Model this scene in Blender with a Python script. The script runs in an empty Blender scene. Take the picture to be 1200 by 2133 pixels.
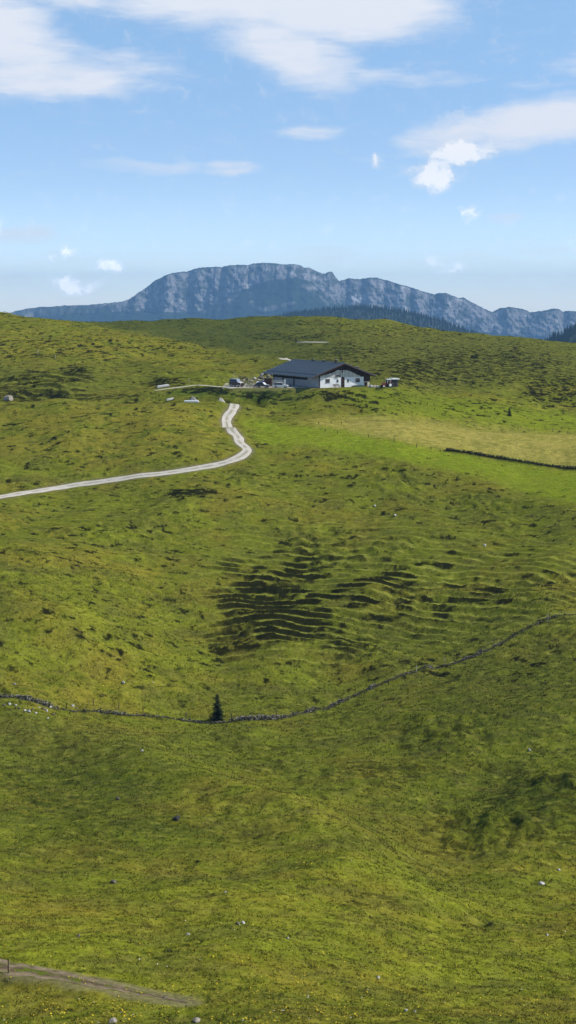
import bpy, math, random
import numpy as np
random.seed(7); RS = np.random.RandomState(11)
SC = bpy.context.scene
COL = SC.collection
R = math.radians
# ------------------------------------------------------------------ camera
CAMZ = 75.0
FPX = 3000.0
PITCH = math.atan((1066.5-640)/FPX)
cam_d = bpy.data.cameras.new('camera'); cam = bpy.data.objects.new('camera', cam_d); COL.objects.link(cam)
cam.location = (0, 0, CAMZ); cam.rotation_euler = (math.pi/2-PITCH, 0, 0)
cam_d.sensor_fit = 'HORIZONTAL'; cam_d.sensor_width = 36; cam_d.lens = 36*FPX/1200
cam_d.clip_start = 0.5; cam_d.clip_end = 60000
SC.camera = cam
CP, SP = math.cos(PITCH), math.sin(PITCH)
def pix(u, v, Y):
    dx = (u-600)/FPX; dy = (1066.5-v)/FPX
    t = Y/(CP+dy*SP)
    return t*dx, Y, t*(-SP+dy*CP)+CAMZ
def proj(X, Y, Z):
    z = Z-CAMZ
    fw = Y*CP - z*SP; up = Y*SP + z*CP
    fw = np.maximum(fw, 1e-3)
    return 600+FPX*X/fw, 1066.5-FPX*up/fw
# ------------------------------------------------------------------ noise
_perm = RS.permutation(256).astype(np.int32); _perm = np.concatenate([_perm, _perm])
_ga = RS.rand(256)*2*np.pi; _gx = np.cos(_ga).astype(np.float32); _gy = np.sin(_ga).astype(np.float32)
def noise(x, y, seed=0):
    x = np.asarray(x, np.float64)+seed*17.31; y = np.asarray(y, np.float64)+seed*9.77
    xi = np.floor(x); yi = np.floor(y); xf = (x-xi).astype(np.float32); yf = (y-yi).astype(np.float32)
    xi = xi.astype(np.int64) & 255; yi = yi.astype(np.int64) & 255
    x1 = (xi+1) & 255; y1 = (yi+1) & 255
    u = xf*xf*xf*(xf*(xf*6-15)+10); w = yf*yf*yf*(yf*(yf*6-15)+10)
    def g(a, b, dx, dy):
        h = _perm[_perm[a]+b]; return _gx[h]*dx+_gy[h]*dy
    n00 = g(xi, yi, xf, yf); n10 = g(x1, yi, xf-1, yf); n01 = g(xi, y1, xf, yf-1); n11 = g(x1, y1, xf-1, yf-1)
    a = n00+u*(n10-n00); b = n01+u*(n11-n01)
    return (a+w*(b-a))*1.5
def fbm(x, y, oct=3, seed=0, gain=.5):
    s = 0; a = 1; t = 0
    for k in range(oct):
        s = s+a*noise(x*2**k, y*2**k, seed+k*3); t += a; a *= gain
    return s/t
def sstep(a, b, x):
    t = np.clip((x-a)/(b-a), 0, 1); return t*t*(3-2*t)
# ------------------------------------------------------------------ base terrain: control points surveyed from the photo
ZP = pix(600, 808, 408)[2]
def yflat(v_unused, Y): return ('z', ZP, Y)
cols = {
 0:   [(2133,104),(1990,118),(1850,145),(1700,175),(1600,196),(1470,222),(1300,245),(1150,279),(1033,320),(950,350),(880,374),(835,395),(843,404),(830,414),(800,436),(760,468),(700,530),(657,610),(675,655),(673,720),(670,770)],
 150: [(1480,224),(1020,331),(838,394),(846,403),(822,416),(760,462),(700,528),(669,590),(686,630)],
 300: [(2133,106),(1850,147),(1700,178),(1600,198),(1486,226),(1300,256),(1150,289),(1050,316),(993,335),(900,362),(838,392),(848,399),(822,410),(780,445),(740,490),(697,550),(712,590),(690,650),(670,740)],
 400: [(1500,226),(975,340),(890,366),(840,392),(850,398),(834,401),(808,412),(780,445),(718,522),(735,560)],
 480: [(2133,107),(1850,150),(1700,180),(1507,224),(1350,254),(1200,284),(1050,318),(965,343),(907,362),(902,366),(895,372),(845,392),(850,396),(836,400),('z',ZP-.4,409),('z',ZP,413),('z',ZP,422),(785,440),(760,466),(737,494),(752,522),(720,570),(690,655),(664,740)],
 600: [(2133,108),(1850,150),(1700,180),(1490,227),(1350,255),(1200,285),(1050,320),(950,350),(870,384),(845,395),(815,404),('z',ZP,409),('z',ZP,425),('z',ZP,436),(757,490),(745,520),(712,590),(680,665),(660,730)],
 720: [(2133,109),(1850,153),(1700,184),(1450,238),(1350,256),(1200,285),(1050,321),(950,350),(880,380),(850,394),(818,404),('z',ZP,408),('z',ZP,432),(775,455),(745,515),(700,610),(663,725)],
 830: [(1415,242),(930,354),(876,383),(877,388),(850,397),(815,415),(812,425),(775,458),(740,530),(674,720)],
 900: [(2133,110),(1850,158),(1700,182),(1600,203),(1394,244),(1300,262),(1200,284),(1100,310),(1000,335),(932,358),(884,385),(886,391),(860,400),(824,422),(828,432),(800,452),(750,530),(710,620),(688,710)],
 1050:[(1338,253),(1210,281),(955,355),(894,386),(897,392),(872,404),(843,424),(848,434),(820,455),(765,530),(725,620),(702,700)],
 1200:[(2133,112),(1850,165),(1700,186),(1600,198),(1450,226),(1288,260),(1200,279),(1100,305),(1040,324),(978,349),(905,386),(909,393),(890,404),(862,426),(868,436),(835,460),(780,530),(740,620),(716,690)],
}
cols[-250] = [(v, Y*1.0) if v != 'z' else v for v, Y in cols[0]]
cols[-600] = [(v, Y) for v, Y in cols[0]]
cols[1450] = [(v-4, Y) for v, Y in cols[1200]]
cols[1800] = [(v-8, Y) for v, Y in cols[1200]]
pts = []
for u, rows in cols.items():
    last = None
    for r in rows:
        if r[0] == 'z':
            X = (u-600)/FPX*r[2]/CP; pts.append((X, r[2], r[1])); last = pts[-1]
        else: pts.append(pix(u, r[0], r[1])); last = pts[-1]
    if u in (-600, -250, 0, 300, 480, 600, 720, 900, 1200, 1450, 1800):
        X, Y, Z = last
        k = X/Y
        for dY, dz in ((45, -3), (110, -16), (200, -40)): pts.append((k*(Y+dY), Y+dY, Z+dz))
        for Yn, zn in ((2, -3.5), (30, -19.5), (60, -35.5), (88, -49)): pts.append(((u-600)/FPX*max(Yn, 30)/CP, Yn, CAMZ+zn))
P = np.array(pts); S0 = 100.0
def tps_k(d2): return .5*d2*np.log(d2+1e-9)
def tps_fit(P, lam):
    n = len(P); A = P[:, :2]/S0
    D = ((A[:, None]-A[None])**2).sum(-1)
    K = tps_k(D)+np.eye(n)*lam
    Q = np.c_[np.ones(n), A]
    M = np.zeros((n+3, n+3)); M[:n, :n] = K; M[:n, n:] = Q; M[n:, :n] = Q.T
    return np.linalg.solve(M, np.r_[P[:, 2], 0, 0, 0])
W = tps_fit(P, 2e-4)
def tps(X, Y):
    X = np.asarray(X, float)/S0; Y = np.asarray(Y, float)/S0
    o = W[-3]+W[-2]*X+W[-1]*Y
    for i in range(len(P)):
        o = o+W[i]*tps_k((X-P[i, 0]/S0)**2+(Y-P[i, 1]/S0)**2)
    return o
# coarse sampling of the spline, then bicubic-ish lookup
SMAX = .225
NC, NR = 960, 1450
s_in = np.linspace(-SMAX, SMAX, NC)
g = np.geomspace(.008, 1.6, 30)
s_all = np.r_[-(SMAX+g[::-1]), s_in, SMAX+g]
Y_in = np.geomspace(100, 800, NR)
Y_all = np.r_[np.linspace(-30, 96, 42), Y_in, np.geomspace(804, 16000, 70)]
ns, nY = len(s_all), len(Y_all)
cs = np.r_[np.linspace(-2, -SMAX, 40)[:-1], np.linspace(-SMAX, SMAX, 150), np.linspace(SMAX, 2, 40)[1:]]
cY = np.r_[np.linspace(-30, 96, 32), np.linspace(100, 800, 500), np.geomspace(805, 1000, 8)]
Sg, Yg = np.meshgrid(cs, cY)
Xg = Sg*np.maximum(Yg, 60)
Sc = np.clip(Sg, -.42, .42)*np.maximum(Yg, 60)
Zg = tps(Sc, Yg)
def lerp_grid(Z, sx, sy, s, y):
    i = np.clip(np.searchsorted(sx, s)-1, 0, len(sx)-2); j = np.clip(np.searchsorted(sy, y)-1, 0, len(sy)-2)
    a = (s-sx[i])/(sx[i+1]-sx[i]); b = (y-sy[j])/(sy[j+1]-sy[j]); a = np.clip(a, 0, 1); b = np.clip(b, 0, 1)
    return (Z[j, i]*(1-a)+Z[j, i+1]*a)*(1-b)+(Z[j+1, i]*(1-a)+Z[j+1, i+1]*a)*b
def upsample(Z):  # smooth separable Catmull-Rom resample of the coarse grid onto the fine grid
    def cr(Z, src, dst):
        j = np.clip(np.searchsorted(src, dst)-1, 0, len(src)-2)
        t = np.clip((dst-src[j])/(src[j+1]-src[j]), 0, 1)[:, None]
        p0 = Z[np.maximum(j-1, 0)]; p1 = Z[j]; p2 = Z[j+1]; p3 = Z[np.minimum(j+2, len(src)-1)]
        return p1+.5*t*(p2-p0+t*(2*p0-5*p1+4*p2-p3+t*(3*(p1-p2)+p3-p0)))
    return cr(cr(Z, cY, Y_all).T, cs, s_all).T
Zb = upsample(Zg)
S2, Y2 = np.meshgrid(s_all, Y_all)
X2 = S2*np.maximum(Y2, 60)
# barn yard: a levelled terrace
def yard_mask(X, Y):
    a = sstep(-19, -14, X)*(1-sstep(26, 31, X)); b = sstep(404.5, 409, Y+.0*X)*(1-sstep(436, 446, Y))
    return a*b
ym = yard_mask(X2, Y2)
Zyard = ZP+.05*np.clip(Y2-410.5, 0, 11)*(1-sstep(-10, -5, X2))
Zb = Zb*(1-ym)+Zyard*ym
# the dip behind the left knoll, its crest, and the hump at the road bend
xw = sstep(-52, -44, X2)*(1-sstep(-9, -5, X2))
Zb = Zb+xw*(.45*np.exp(-((Y2-391.5)/2.2)**2)-1.7*np.exp(-((Y2-398.5)/3.0)**4))
_bx, _by, _ = pix(492, 902, 366.5)
Zb = Zb+1.7*np.exp(-((X2-_bx)/5.5)**2-((Y2-_by)/1.7)**2)-1.1*np.exp(-((X2-_bx)/6)**2-((Y2-_by-4.2)/2.2)**2)
far = sstep(850, 1500, Y2)
Zfar = -120+20*fbm(X2/900, Y2/900, 3, 50)
Zb = Zb*(1-far)+Zfar*far
U, V = proj(X2, Y2, Zb)
def ell(u, v, cu, cv, ru, rv, k=1., rot=0):
    a = R(rot); x = (u-cu); y = (v-cv); xr = x*math.cos(a)+y*math.sin(a); yr = -x*math.sin(a)+y*math.cos(a)
    return k*(1-sstep(.35, 1.25, np.sqrt((xr/ru)**2+(yr/rv)**2)))
def poly(u, v, pl):
    inside = np.zeros(u.shape, bool); n = len(pl)
    for i in range(n):
        x1, y1 = pl[i]; x2, y2 = pl[(i+1) % n]
        if y1 == y2: continue
        c = ((y1 > v) != (y2 > v)) & (u < (x2-x1)*(v-y1)/(y2-y1)+x1); inside ^= c
    return inside.astype(np.float32)
def emax(u, v, L):
    o = np.zeros(u.shape)
    for e in L: o = np.maximum(o, ell(u, v, *e))
    return o
inner = 1-sstep(SMAX, SMAX+.03, np.abs(S2))
inner *= sstep(60, 100, Y2)*(1-sstep(790, 860, Y2))
fgrid = inner > 0
# ------------------------------------------------------------------ detail displacement
# first hit test helper on the base ground (for roads)
def sample(Z, X, Y):
    X = np.asarray(X, float); Y = np.asarray(Y, float)
    return lerp_grid(Z, s_all, Y_all, X/np.maximum(Y, 60), Y)
def cast(Z, u, v, y0=90, y1=790, step=.12):
    Ys = np.arange(y0, y1, step); X, _, zz = pix(u, v, Ys)
    h = sample(Z, X, Ys); k = np.argmax(zz < h)
    if not (zz < h).any(): k = len(Ys)-1
    return float(X[k]), float(Ys[k]), float(h[k])
def polyline_world(Z, pl, y0=90, y1=790):
    return np.array([cast(Z, u, v, y0, y1)[:2] for u, v in pl])
def smooth_line(p, step=.35, it=3):
    p = np.array(p, float)
    for _ in range(it):  # Chaikin
        q = [p[0]]
        for a, b in zip(p[:-1], p[1:]): q += [a*.75+b*.25, a*.25+b*.75]
        q.append(p[-1]); p = np.array(q)
    d = np.r_[0, np.cumsum(np.hypot(*np.diff(p, axis=0).T))]
    t = np.arange(0, d[-1], step)
    return np.c_[np.interp(t, d, p[:, 0]), np.interp(t, d, p[:, 1])]
def line_dist(X, Y, L, reach):
    """distance from grid points to a dense polyline, only near it"""
    D = np.full(X.shape, 1e3)
    m = (X > L[:, 0].min()-reach) & (X < L[:, 0].max()+reach) & (Y > L[:, 1].min()-reach) & (Y < L[:, 1].max()+reach)
    idx = np.where(m.ravel())[0]
    x = X.ravel()[idx]; y = Y.ravel()[idx]; best = np.full(len(idx), 1e6)
    for k in range(0, len(L)):
        best = np.minimum(best, (x-L[k, 0])**2+(y-L[k, 1])**2)
    D.ravel()[idx] = np.sqrt(best); return D
ROAD_A = [(-90,1047),(0,1033),(60,1025),(130,1014),(200,1004),(270,996),(340,987),(400,977),(450,968),(490,958),(510,946),(517,938),(508,928),(497,920),(497,912),(495,906)]
ROAD_B = [(478,897),(474,888),(471,877),(476,866),(484,856),(490,846)]
Lr = polyline_world(Zb, ROAD_A, 300, 372)
Lb = np.array([cast(Zb, u, v, 366, 394)[:2] for u, v in ROAD_B])
far_end = np.array([[-15.5, 396.], [-19, 398.5], [-27, 398.8], [-34, 399.2]])
main_road = smooth_line(np.r_[Lr, Lb, far_end], .6)
up_road = smooth_line(np.r_[[[3., 414], [-8., 413.5], [-18, 411.5]], polyline_world(Zb, [(420,803),(385,806),(360,809),(335,813)], 404, 440), polyline_world(Zb, [(318,815)], 404, 440)], .6)
back_road = smooth_line(polyline_world(Zb, [(545,742.5),(565,746),(585,750.5),(604,755),(622,760.5),(640,767)], 440, 530), .8)
strip_road = smooth_line(polyline_world(Zb, [(618,712.5),(640,713),(690,714)], 520, 700), 1.)
track = smooth_line(polyline_world(Zb, [(-60,1996),(0,2007),(60,2018),(120,2030),(180,2044),(240,2058),(300,2070),(345,2081),(390,2092)], 90, 160), .25)
Dmain = line_dist(X2, Y2, main_road, 6); Dup = line_dist(X2, Y2, up_road, 5); Dback = line_dist(X2, Y2, back_road, 5); Dtr = line_dist(X2, Y2, track, 4)
Dstrip = line_dist(X2, Y2, strip_road, 5)
WALL1 = [(-60,1462),(0,1468),(50,1474),(110,1482),(170,1479),(240,1482),(300,1489),(360,1494),(420,1500),(470,1507),(520,1505),(580,1495),(640,1479),(700,1462),(760,1445),(820,1424),(880,1401),(930,1382),(960,1370),(1000,1360),(1050,1337),(1100,1312),(1140,1298),(1175,1290),(1230,1286)]
WALL2 = [(930,941),(960,945),(1000,952),(1040,957),(1080,963),(1120,968),(1160,974),(1200,977),(1260,981)]
wall1 = smooth_line(polyline_world(Zb, WALL1, 180, 300), .3)
wall2 = smooth_line(polyline_world(Zb, WALL2, 330, 376), .4)
Dw1 = line_dist(X2, Y2, wall1, 5); Dw2 = line_dist(X2, Y2, wall2, 5)
spur = smooth_line(polyline_world(Zb, [(40,1512),(250,1560),(420,1640),(600,1700),(750,1765),(840,1840)], 120, 240), 1.)
gully = smooth_line(polyline_world(Zb, [(1230,1500),(1080,1590),(960,1660),(900,1740),(870,1830)], 120, 260), 1.)
spur2 = smooth_line(polyline_world(Zb, [(330,1200),(400,1330),(470,1430)], 200, 330), 1.)
zbig = 2.4*np.exp(-(line_dist(X2, Y2, spur, 22)/7.5)**2)-2.2*np.exp(-(line_dist(X2, Y2, gully, 22)/7.)**2)-.9*np.exp(-(line_dist(X2, Y2, spur2, 22)/7.)**2)
calm = np.minimum.reduce([sstep(1.6, 4, Dmain), sstep(1.4, 3.5, Dup), sstep(1.5, 3, Dback), sstep(1.2, 2.6, Dtr), sstep(1.5, 3, Dstrip)])*(1-ym)
# masks (world-fixed, looked up from where they lie in the survey)
jn = fbm(X2/9, Y2/9, 4, 4, .65)
Uj = U+26*jn*(400/np.maximum(Y2, 100)); Vj = V+10*fbm(X2/7, Y2/7, 3, 8)*(300/np.maximum(Y2, 100))
DARK = [(550,1280,150,108,.93),(640,1165,100,60,.6),(790,1240,190,75,.5),(740,1350,80,35,.85),(462,1352,48,36,.95),(635,1300,80,55,.95),(500,1185,65,38,.7),(820,1190,55,28,.6),
        (950,1245,200,55,.43),(1120,1230,150,60,.36),(700,1230,420,150,.34),(400,1030,62,20,1.),(60,822,170,18,1.),(60,795,150,22,.7),(158,780,45,25,.95),(130,725,220,35,.45),(340,724,140,16,.45),(345,800,60,14,.9),(200,830,160,12,.7),
        (1010,765,230,55,.6),(720,735,150,18,.5),(830,690,260,18,.35),(1160,815,110,45,.72),(600,702,130,12,.6),(660,675,120,8,.5),(870,775,110,40,.7),
        (540,822,120,13,.7),(700,826,85,14,.9),(430,815,75,14,.9),(820,826,50,12,.5),(760,850,80,18,.5),(1000,850,120,22,.45),
        (1120,1620,140,70,.62),(900,1540,170,50,.5),(1150,1700,150,90,.64),(800,1605,100,40,.6),(960,1690,130,80,.5),(1100,1400,100,60,.3),(700,1120,160,35,.4),(560,915,40,20,.5),
        (130,1600,200,70,.35),(760,1880,90,22,.4),(650,2010,140,50,.3),(350,1990,60,22,.4),(1020,1930,60,22,.4),(200,1740,160,40,.35),(560,1560,140,50,.3),(880,1390,60,20,.6),(1120,1830,90,30,.35)]
D = emax(Uj, Vj, DARK)
D = np.maximum(D, (.19+.14*noise(X2/14, Y2/10, 66))*(.55+.45*sstep(225, 245, Y2)))
def spoly(u, v, pl):
    o = 0
    for du, dv in ((0, 0), (12, 4), (-14, 5), (9, -6), (-8, -4), (22, 9), (-20, -9)):
        kk = 1+.5*noise(X2/2.2+du, Y2/1.4, 9); o = o+poly(u+du*kk, v+dv*kk, pl)
    return o/7
yellow = spoly(Uj, Vj, [(610,884),(680,876),(750,866),(900,878),(1000,889),(1200,904),(1500,925),(1500,1010),(1200,974),(930,938),(800,910),(690,893)])
lush = spoly(Uj, Vj, [(520,868),(620,884),(690,893),(800,912),(930,940),(1200,978),(1500,1010),(1500,1110),(1200,1050),(1000,1000),(800,955),(690,938),(560,928),(510,890)])
lush2 = spoly(Uj, Vj, [(740,812),(830,811),(1000,836),(1200,862),(1500,900),(1500,940),(1200,903),(1000,886),(850,870),(760,855),(700,836)])
smoothg = np.clip(yellow+lush+.6*lush2, 0, 1)
terr = np.clip(emax(Uj, Vj, [(1000,1210,420,110,1.),(620,1260,270,180,1.),(880,1240,330,130,1.),(700,1130,330,80,.75),(1120,1230,220,110,.9),(250,1250,260,120,.25),(900,1560,260,80,.25),(120,810,260,50,.6),(1000,780,240,70,.35)]), 0, 1)
# large undulation
z1 = (1.5*noise(X2/26, Y2/24, 21)+.62*noise(X2/10, Y2/8, 22))*(1-.5*smoothg)
rough = (.25+1.0*sstep(-.2, .5, noise(X2/18, Y2/15, 23)))*(1-.75*smoothg)*(.8+.6*D)*(1+1.3*emax(Uj, Vj, [(1080,1640,240,150,1.),(760,1600,180,100,.6),(800,1050,400,110,.6),(250,1150,260,80,.4),(1000,1950,260,90,.4)]))
lum = 1-np.abs(noise(X2/4.2+.3*noise(X2/3, Y2/3, 31), Y2/2.6, 24))*2      # rounded humps
lum2 = noise(X2/1.9, Y2/1.25, 25); lum3 = noise(X2/.75, Y2/.6, 26); lum4 = noise(X2/.33, Y2/.3, 27)
hump = noise(X2/3.1, Y2/2.0, 28)
z2 = rough*(.15*lum+.34*np.maximum(hump, -.2)+.14*lum2)+.055*lum3*(.5+rough*.5)+.022*lum4
# cattle terraces following the contours
STEP = .72
phi = (Zb+.35*X2*.12)/STEP+.42*noise(X2/17, Y2/17, 41)+.28*noise(X2/5.5, Y2/5.5, 42)+.08*noise(X2/1.6, Y2/1.6, 43)
f = phi-np.floor(phi)
stair = sstep(.5, .97, f)-f
tn = sstep(-.25, .25, noise(X2/7, Y2/4, 44)+.9*(terr-.45))*terr
z3 = STEP*stair*tn*1.05
phi2 = Zb/.30+.8*noise(X2/7, Y2/5, 45)+.45*noise(X2/2.2, Y2/1.6, 46)
f2 = phi2-np.floor(phi2); m2 = sstep(.1, .6, noise(X2/4.5, Y2/2.2, 47)+.45*noise(X2/15, Y2/12, 48))*(1-smoothg)*(1-.8*tn)*(.25+.75*sstep(235, 275, Y2))
z3 = z3+.30*(sstep(.45, .95, f2)-f2)*m2*.8
inr = inner*calm
zw = .2*np.exp(-(Dw1/.9)**2)+.35*np.exp(-(Dw2/1.0)**2)
Zf = Zb+zbig*inner+zw+z1*inner*(1-ym)*np.clip(calm+.3, 0, 1)+(z2+z3)*inr
# heath fraction, with shade painted onto the terrace risers as well
hn = .62*noise(X2/3.2, Y2/1.9, 61)+.5*noise(X2/1.4, Y2/.9, 62)+.3*noise(X2/.5, Y2/.4, 63)
riser = sstep(.24, .36, f)*tn*1.0
onterr = tn > .05
thr = 1.0-.85*D-.12*noise(X2/9, Y2/6, 64)
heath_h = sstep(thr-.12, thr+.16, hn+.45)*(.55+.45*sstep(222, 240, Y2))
heath_shade_t = sstep(-.05, .05, f-(.60-.30*np.clip(D, 0, 1))+.12*noise(X2/1.1, Y2/.6, 67))*tn*sstep(.36, .56, D+.30*hn+.5*noise(X2/5.5, Y2/3.4, 65))  # risers darkened: heath cover plus their shade put into the colour
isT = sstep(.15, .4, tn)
heath = np.clip(heath_h*(1-.85*isT)+heath_shade_t, 0, 1)*(1-yellow)*(1-.8*lush)*calm
# colour ------------------------------------------------------------
def C(*c): return np.array(c, np.float32)
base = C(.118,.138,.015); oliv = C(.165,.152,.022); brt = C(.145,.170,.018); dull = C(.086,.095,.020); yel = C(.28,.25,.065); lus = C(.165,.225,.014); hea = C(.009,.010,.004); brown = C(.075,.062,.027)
def mix(a, b, m): return a*(1-m[..., None])+b*m[..., None]
n1 = noise(X2/24, Y2/20, 71); n2 = noise(X2/8, Y2/6, 72); n3 = fbm(X2/2.2, Y2/1.5, 3, 73); n4 = noise(X2/.55, Y2/.5, 74)
colr = np.broadcast_to(base, X2.shape+(3,)).astype(np.float32)
colr = mix(colr, oliv, sstep(-.25, .55, n1*.6+n2*.5+.5*n3))
colr = mix(colr, brt, sstep(.0, .6, noise(X2/13, Y2/10, 75)+.5*n3)*.8)
colr = mix(colr, dull, sstep(.05, .5, noise(X2/10, Y2/5, 76)+.6*n3-.1*n1)*.55)
OL = emax(Uj, Vj, [(200,900,420,75,.9),(200,720,420,50,.6),(150,1440,200,45,.5),(640,1700,260,70,.4),(450,1900,600,50,.35),(250,2090,500,60,.4),(640,700,200,25,.3)])
colr = mix(colr, oliv*1.12, OL*sstep(-.5, .5, n2+n3+.2))
colr = mix(colr, dull, emax(Uj, Vj, [(900,745,450,75,.9),(1050,1400,260,130,.55),(700,1480,300,60,.3),(120,790,250,60,.4),(150,1560,260,50,.45),(620,705,300,30,.5)]))
colr = mix(colr, lus, np.clip(lush*.85+lush2*.65, 0, 1)*(.7+.3*sstep(-.4, .4, n3)))
colr = mix(colr, yel, yellow*(.62+.38*sstep(-.4, .3, n3+n2*.6)))
colr = mix(colr, C(.06,.11,.015), emax(Uj, Vj, [(540,822,120,14,.8),(430,822,80,16,.6)]))
DG = emax(Uj, Vj, [(780,1230,420,190,.55),(980,1080,320,90,.5),(1080,1500,260,100,.85),(760,1620,260,90,.5),(1100,1640,190,130,1.),(900,1600,150,90,.8),(820,1700,130,90,.6),(1050,1440,220,90,.75),(150,1650,260,80,1.),(330,1745,240,45,.85),(560,1560,150,60,.6),(700,1520,150,50,.5),(640,1250,330,160,.5),(650,2010,160,60,.35),(1000,1000,250,60,.3),(540,822,150,18,.9),(800,840,180,25,.5)])  # dark green turf; on the right slope its shade is painted in too
BR = emax(Uj, Vj, [(520,1960,900,150,1.),(250,1330,260,200,.5),(200,720,350,50,.4),(640,1820,260,50,.5)])
colr = mix(colr, colr*C(1.28,1.24,1.1), BR)
colr = mix(colr, C(.048,.068,.010), DG*sstep(-.5, .3, n3+.5*n4+.4*n2)*.85)
strk = noise(X2/2.6, Y2/.85, 80)+.6*noise(X2/1.0, Y2/.38, 81)
colr = mix(colr, C(.045,.052,.012), sstep(.3, .75, strk)*.4*(1-smoothg))
colr = mix(colr, C(.21,.21,.04), sstep(.2, .65, -strk)*.45)
colr = mix(colr, C(.035,.042,.010), sstep(.5, .62, f2)*m2*.4)  # small risers darkened in colour, standing in for hummock shade
colr = mix(colr, C(.22,.225,.045), (1-sstep(.1, .3, f2))*m2*.5)  # their lips lightened in colour the same way
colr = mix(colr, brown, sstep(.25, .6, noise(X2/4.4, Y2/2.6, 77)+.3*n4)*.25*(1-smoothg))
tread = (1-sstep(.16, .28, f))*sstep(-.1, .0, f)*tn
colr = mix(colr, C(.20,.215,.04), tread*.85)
wn = noise(X2/6, Y2/6, 79)
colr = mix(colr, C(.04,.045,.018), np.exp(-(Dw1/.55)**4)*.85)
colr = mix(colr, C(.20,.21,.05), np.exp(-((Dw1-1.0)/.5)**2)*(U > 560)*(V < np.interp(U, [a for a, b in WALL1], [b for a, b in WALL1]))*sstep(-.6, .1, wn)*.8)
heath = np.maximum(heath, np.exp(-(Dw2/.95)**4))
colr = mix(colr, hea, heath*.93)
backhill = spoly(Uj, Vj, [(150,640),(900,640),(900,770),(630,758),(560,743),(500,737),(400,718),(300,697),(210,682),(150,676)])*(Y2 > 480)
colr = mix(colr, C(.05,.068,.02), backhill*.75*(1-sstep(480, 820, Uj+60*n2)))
colr = colr*(1+.24*n3+.14*n4)[..., None]
dirt = (1-sstep(1.3, 2.4, Dmain+.8*n3))*.7+(1-sstep(1.1, 2.0, Dtr+.6*n3))*.6
dirt = np.clip(dirt+(ym*(1-sstep(0, 18, X2-0))*sstep(-19,-15,X2))*.5, 0, .8)
colr = mix(colr, C(.16,.14,.10), dirt)
colr = np.clip(colr*(1.05, 1.01, .88), .002, .9).astype(np.float32)
# faces ---------------------------------------------------------------
def grid_faces(nr, nc):
    i = np.arange(nr*nc).reshape(nr, nc)
    return np.stack([i[:-1, :-1], i[:-1, 1:], i[1:, 1:], i[1:, :-1]], -1).reshape(-1, 4)
def mesh_np(name, verts, faces, mat, color=None, smooth=True, parent=None, mats=None, midx=None):
    verts = np.asarray(verts, np.float32); faces = np.asarray(faces, np.int32); k = faces.shape[1]
    me = bpy.data.meshes.new(name)
    me.vertices.add(len(verts)); me.vertices.foreach_set('co', verts.ravel())
    me.loops.add(faces.size); me.loops.foreach_set('vertex_index', faces.ravel())
    me.polygons.add(len(faces)); me.polygons.foreach_set('loop_start', np.arange(len(faces), dtype=np.int32)*k)
    try: me.polygons.foreach_set('loop_total', np.full(len(faces), k, np.int32))
    except Exception: pass
    me.polygons.foreach_set('use_smooth', np.full(len(faces), smooth, bool))
    me.update(calc_edges=True)
    if color is not None:
        at = me.color_attributes.new('Col', 'FLOAT_COLOR', 'POINT')
        c = np.ones((len(verts), 4), np.float32); c[:, :3] = color; at.data.foreach_set('color', c.ravel())
    for m in (mats or [mat]): me.materials.append(m)
    if midx is not None: me.polygons.foreach_set('material_index', np.asarray(midx, np.int32))
    o = bpy.data.objects.new(name, me); COL.objects.link(o)
    if parent: o.parent = parent
    return o
# ------------------------------------------------------------------ materials
def new_mat(name):
    m = bpy.data.materials.new(name); m.use_nodes = True; nt = m.node_tree; b = nt.nodes['Principled BSDF']; return m, nt, b
def simple(name, col, rough=.8, var=.12, scale=3., spec=.3, metal=0, bump=0):
    m, nt, b = new_mat(name); N = nt.nodes; L = nt.links
    tc = N.new('ShaderNodeTexCoord'); n = N.new('ShaderNodeTexNoise'); n.inputs['Scale'].default_value = scale; n.inputs['Detail'].default_value = 5
    L.new(tc.outputs['Object'], n.inputs['Vector'])
    mr = N.new('ShaderNodeMapRange'); mr.inputs['From Min'].default_value = .3; mr.inputs['From Max'].default_value = .7; mr.inputs['To Min'].default_value = 1-var*1.5; mr.inputs['To Max'].default_value = 1+var
    L.new(n.outputs['Fac'], mr.inputs['Value'])
    mx = N.new('ShaderNodeVectorMath'); mx.operation = 'SCALE'; mx.inputs[0].default_value = col[:3]; L.new(mr.outputs['Result'], mx.inputs['Scale'])
    L.new(mx.outputs[0], b.inputs['Base Color']); b.inputs['Roughness'].default_value = rough; b.inputs['Specular IOR Level'].default_value = spec; b.inputs['Metallic'].default_value = metal
    if bump:
        bp = N.new('ShaderNodeBump'); bp.inputs['Strength'].default_value = bump; bp.inputs['Distance'].default_value = .05; L.new(n.outputs['Fac'], bp.inputs['Height']); L.new(bp.outputs[0], b.inputs['Normal'])
    return m
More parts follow.
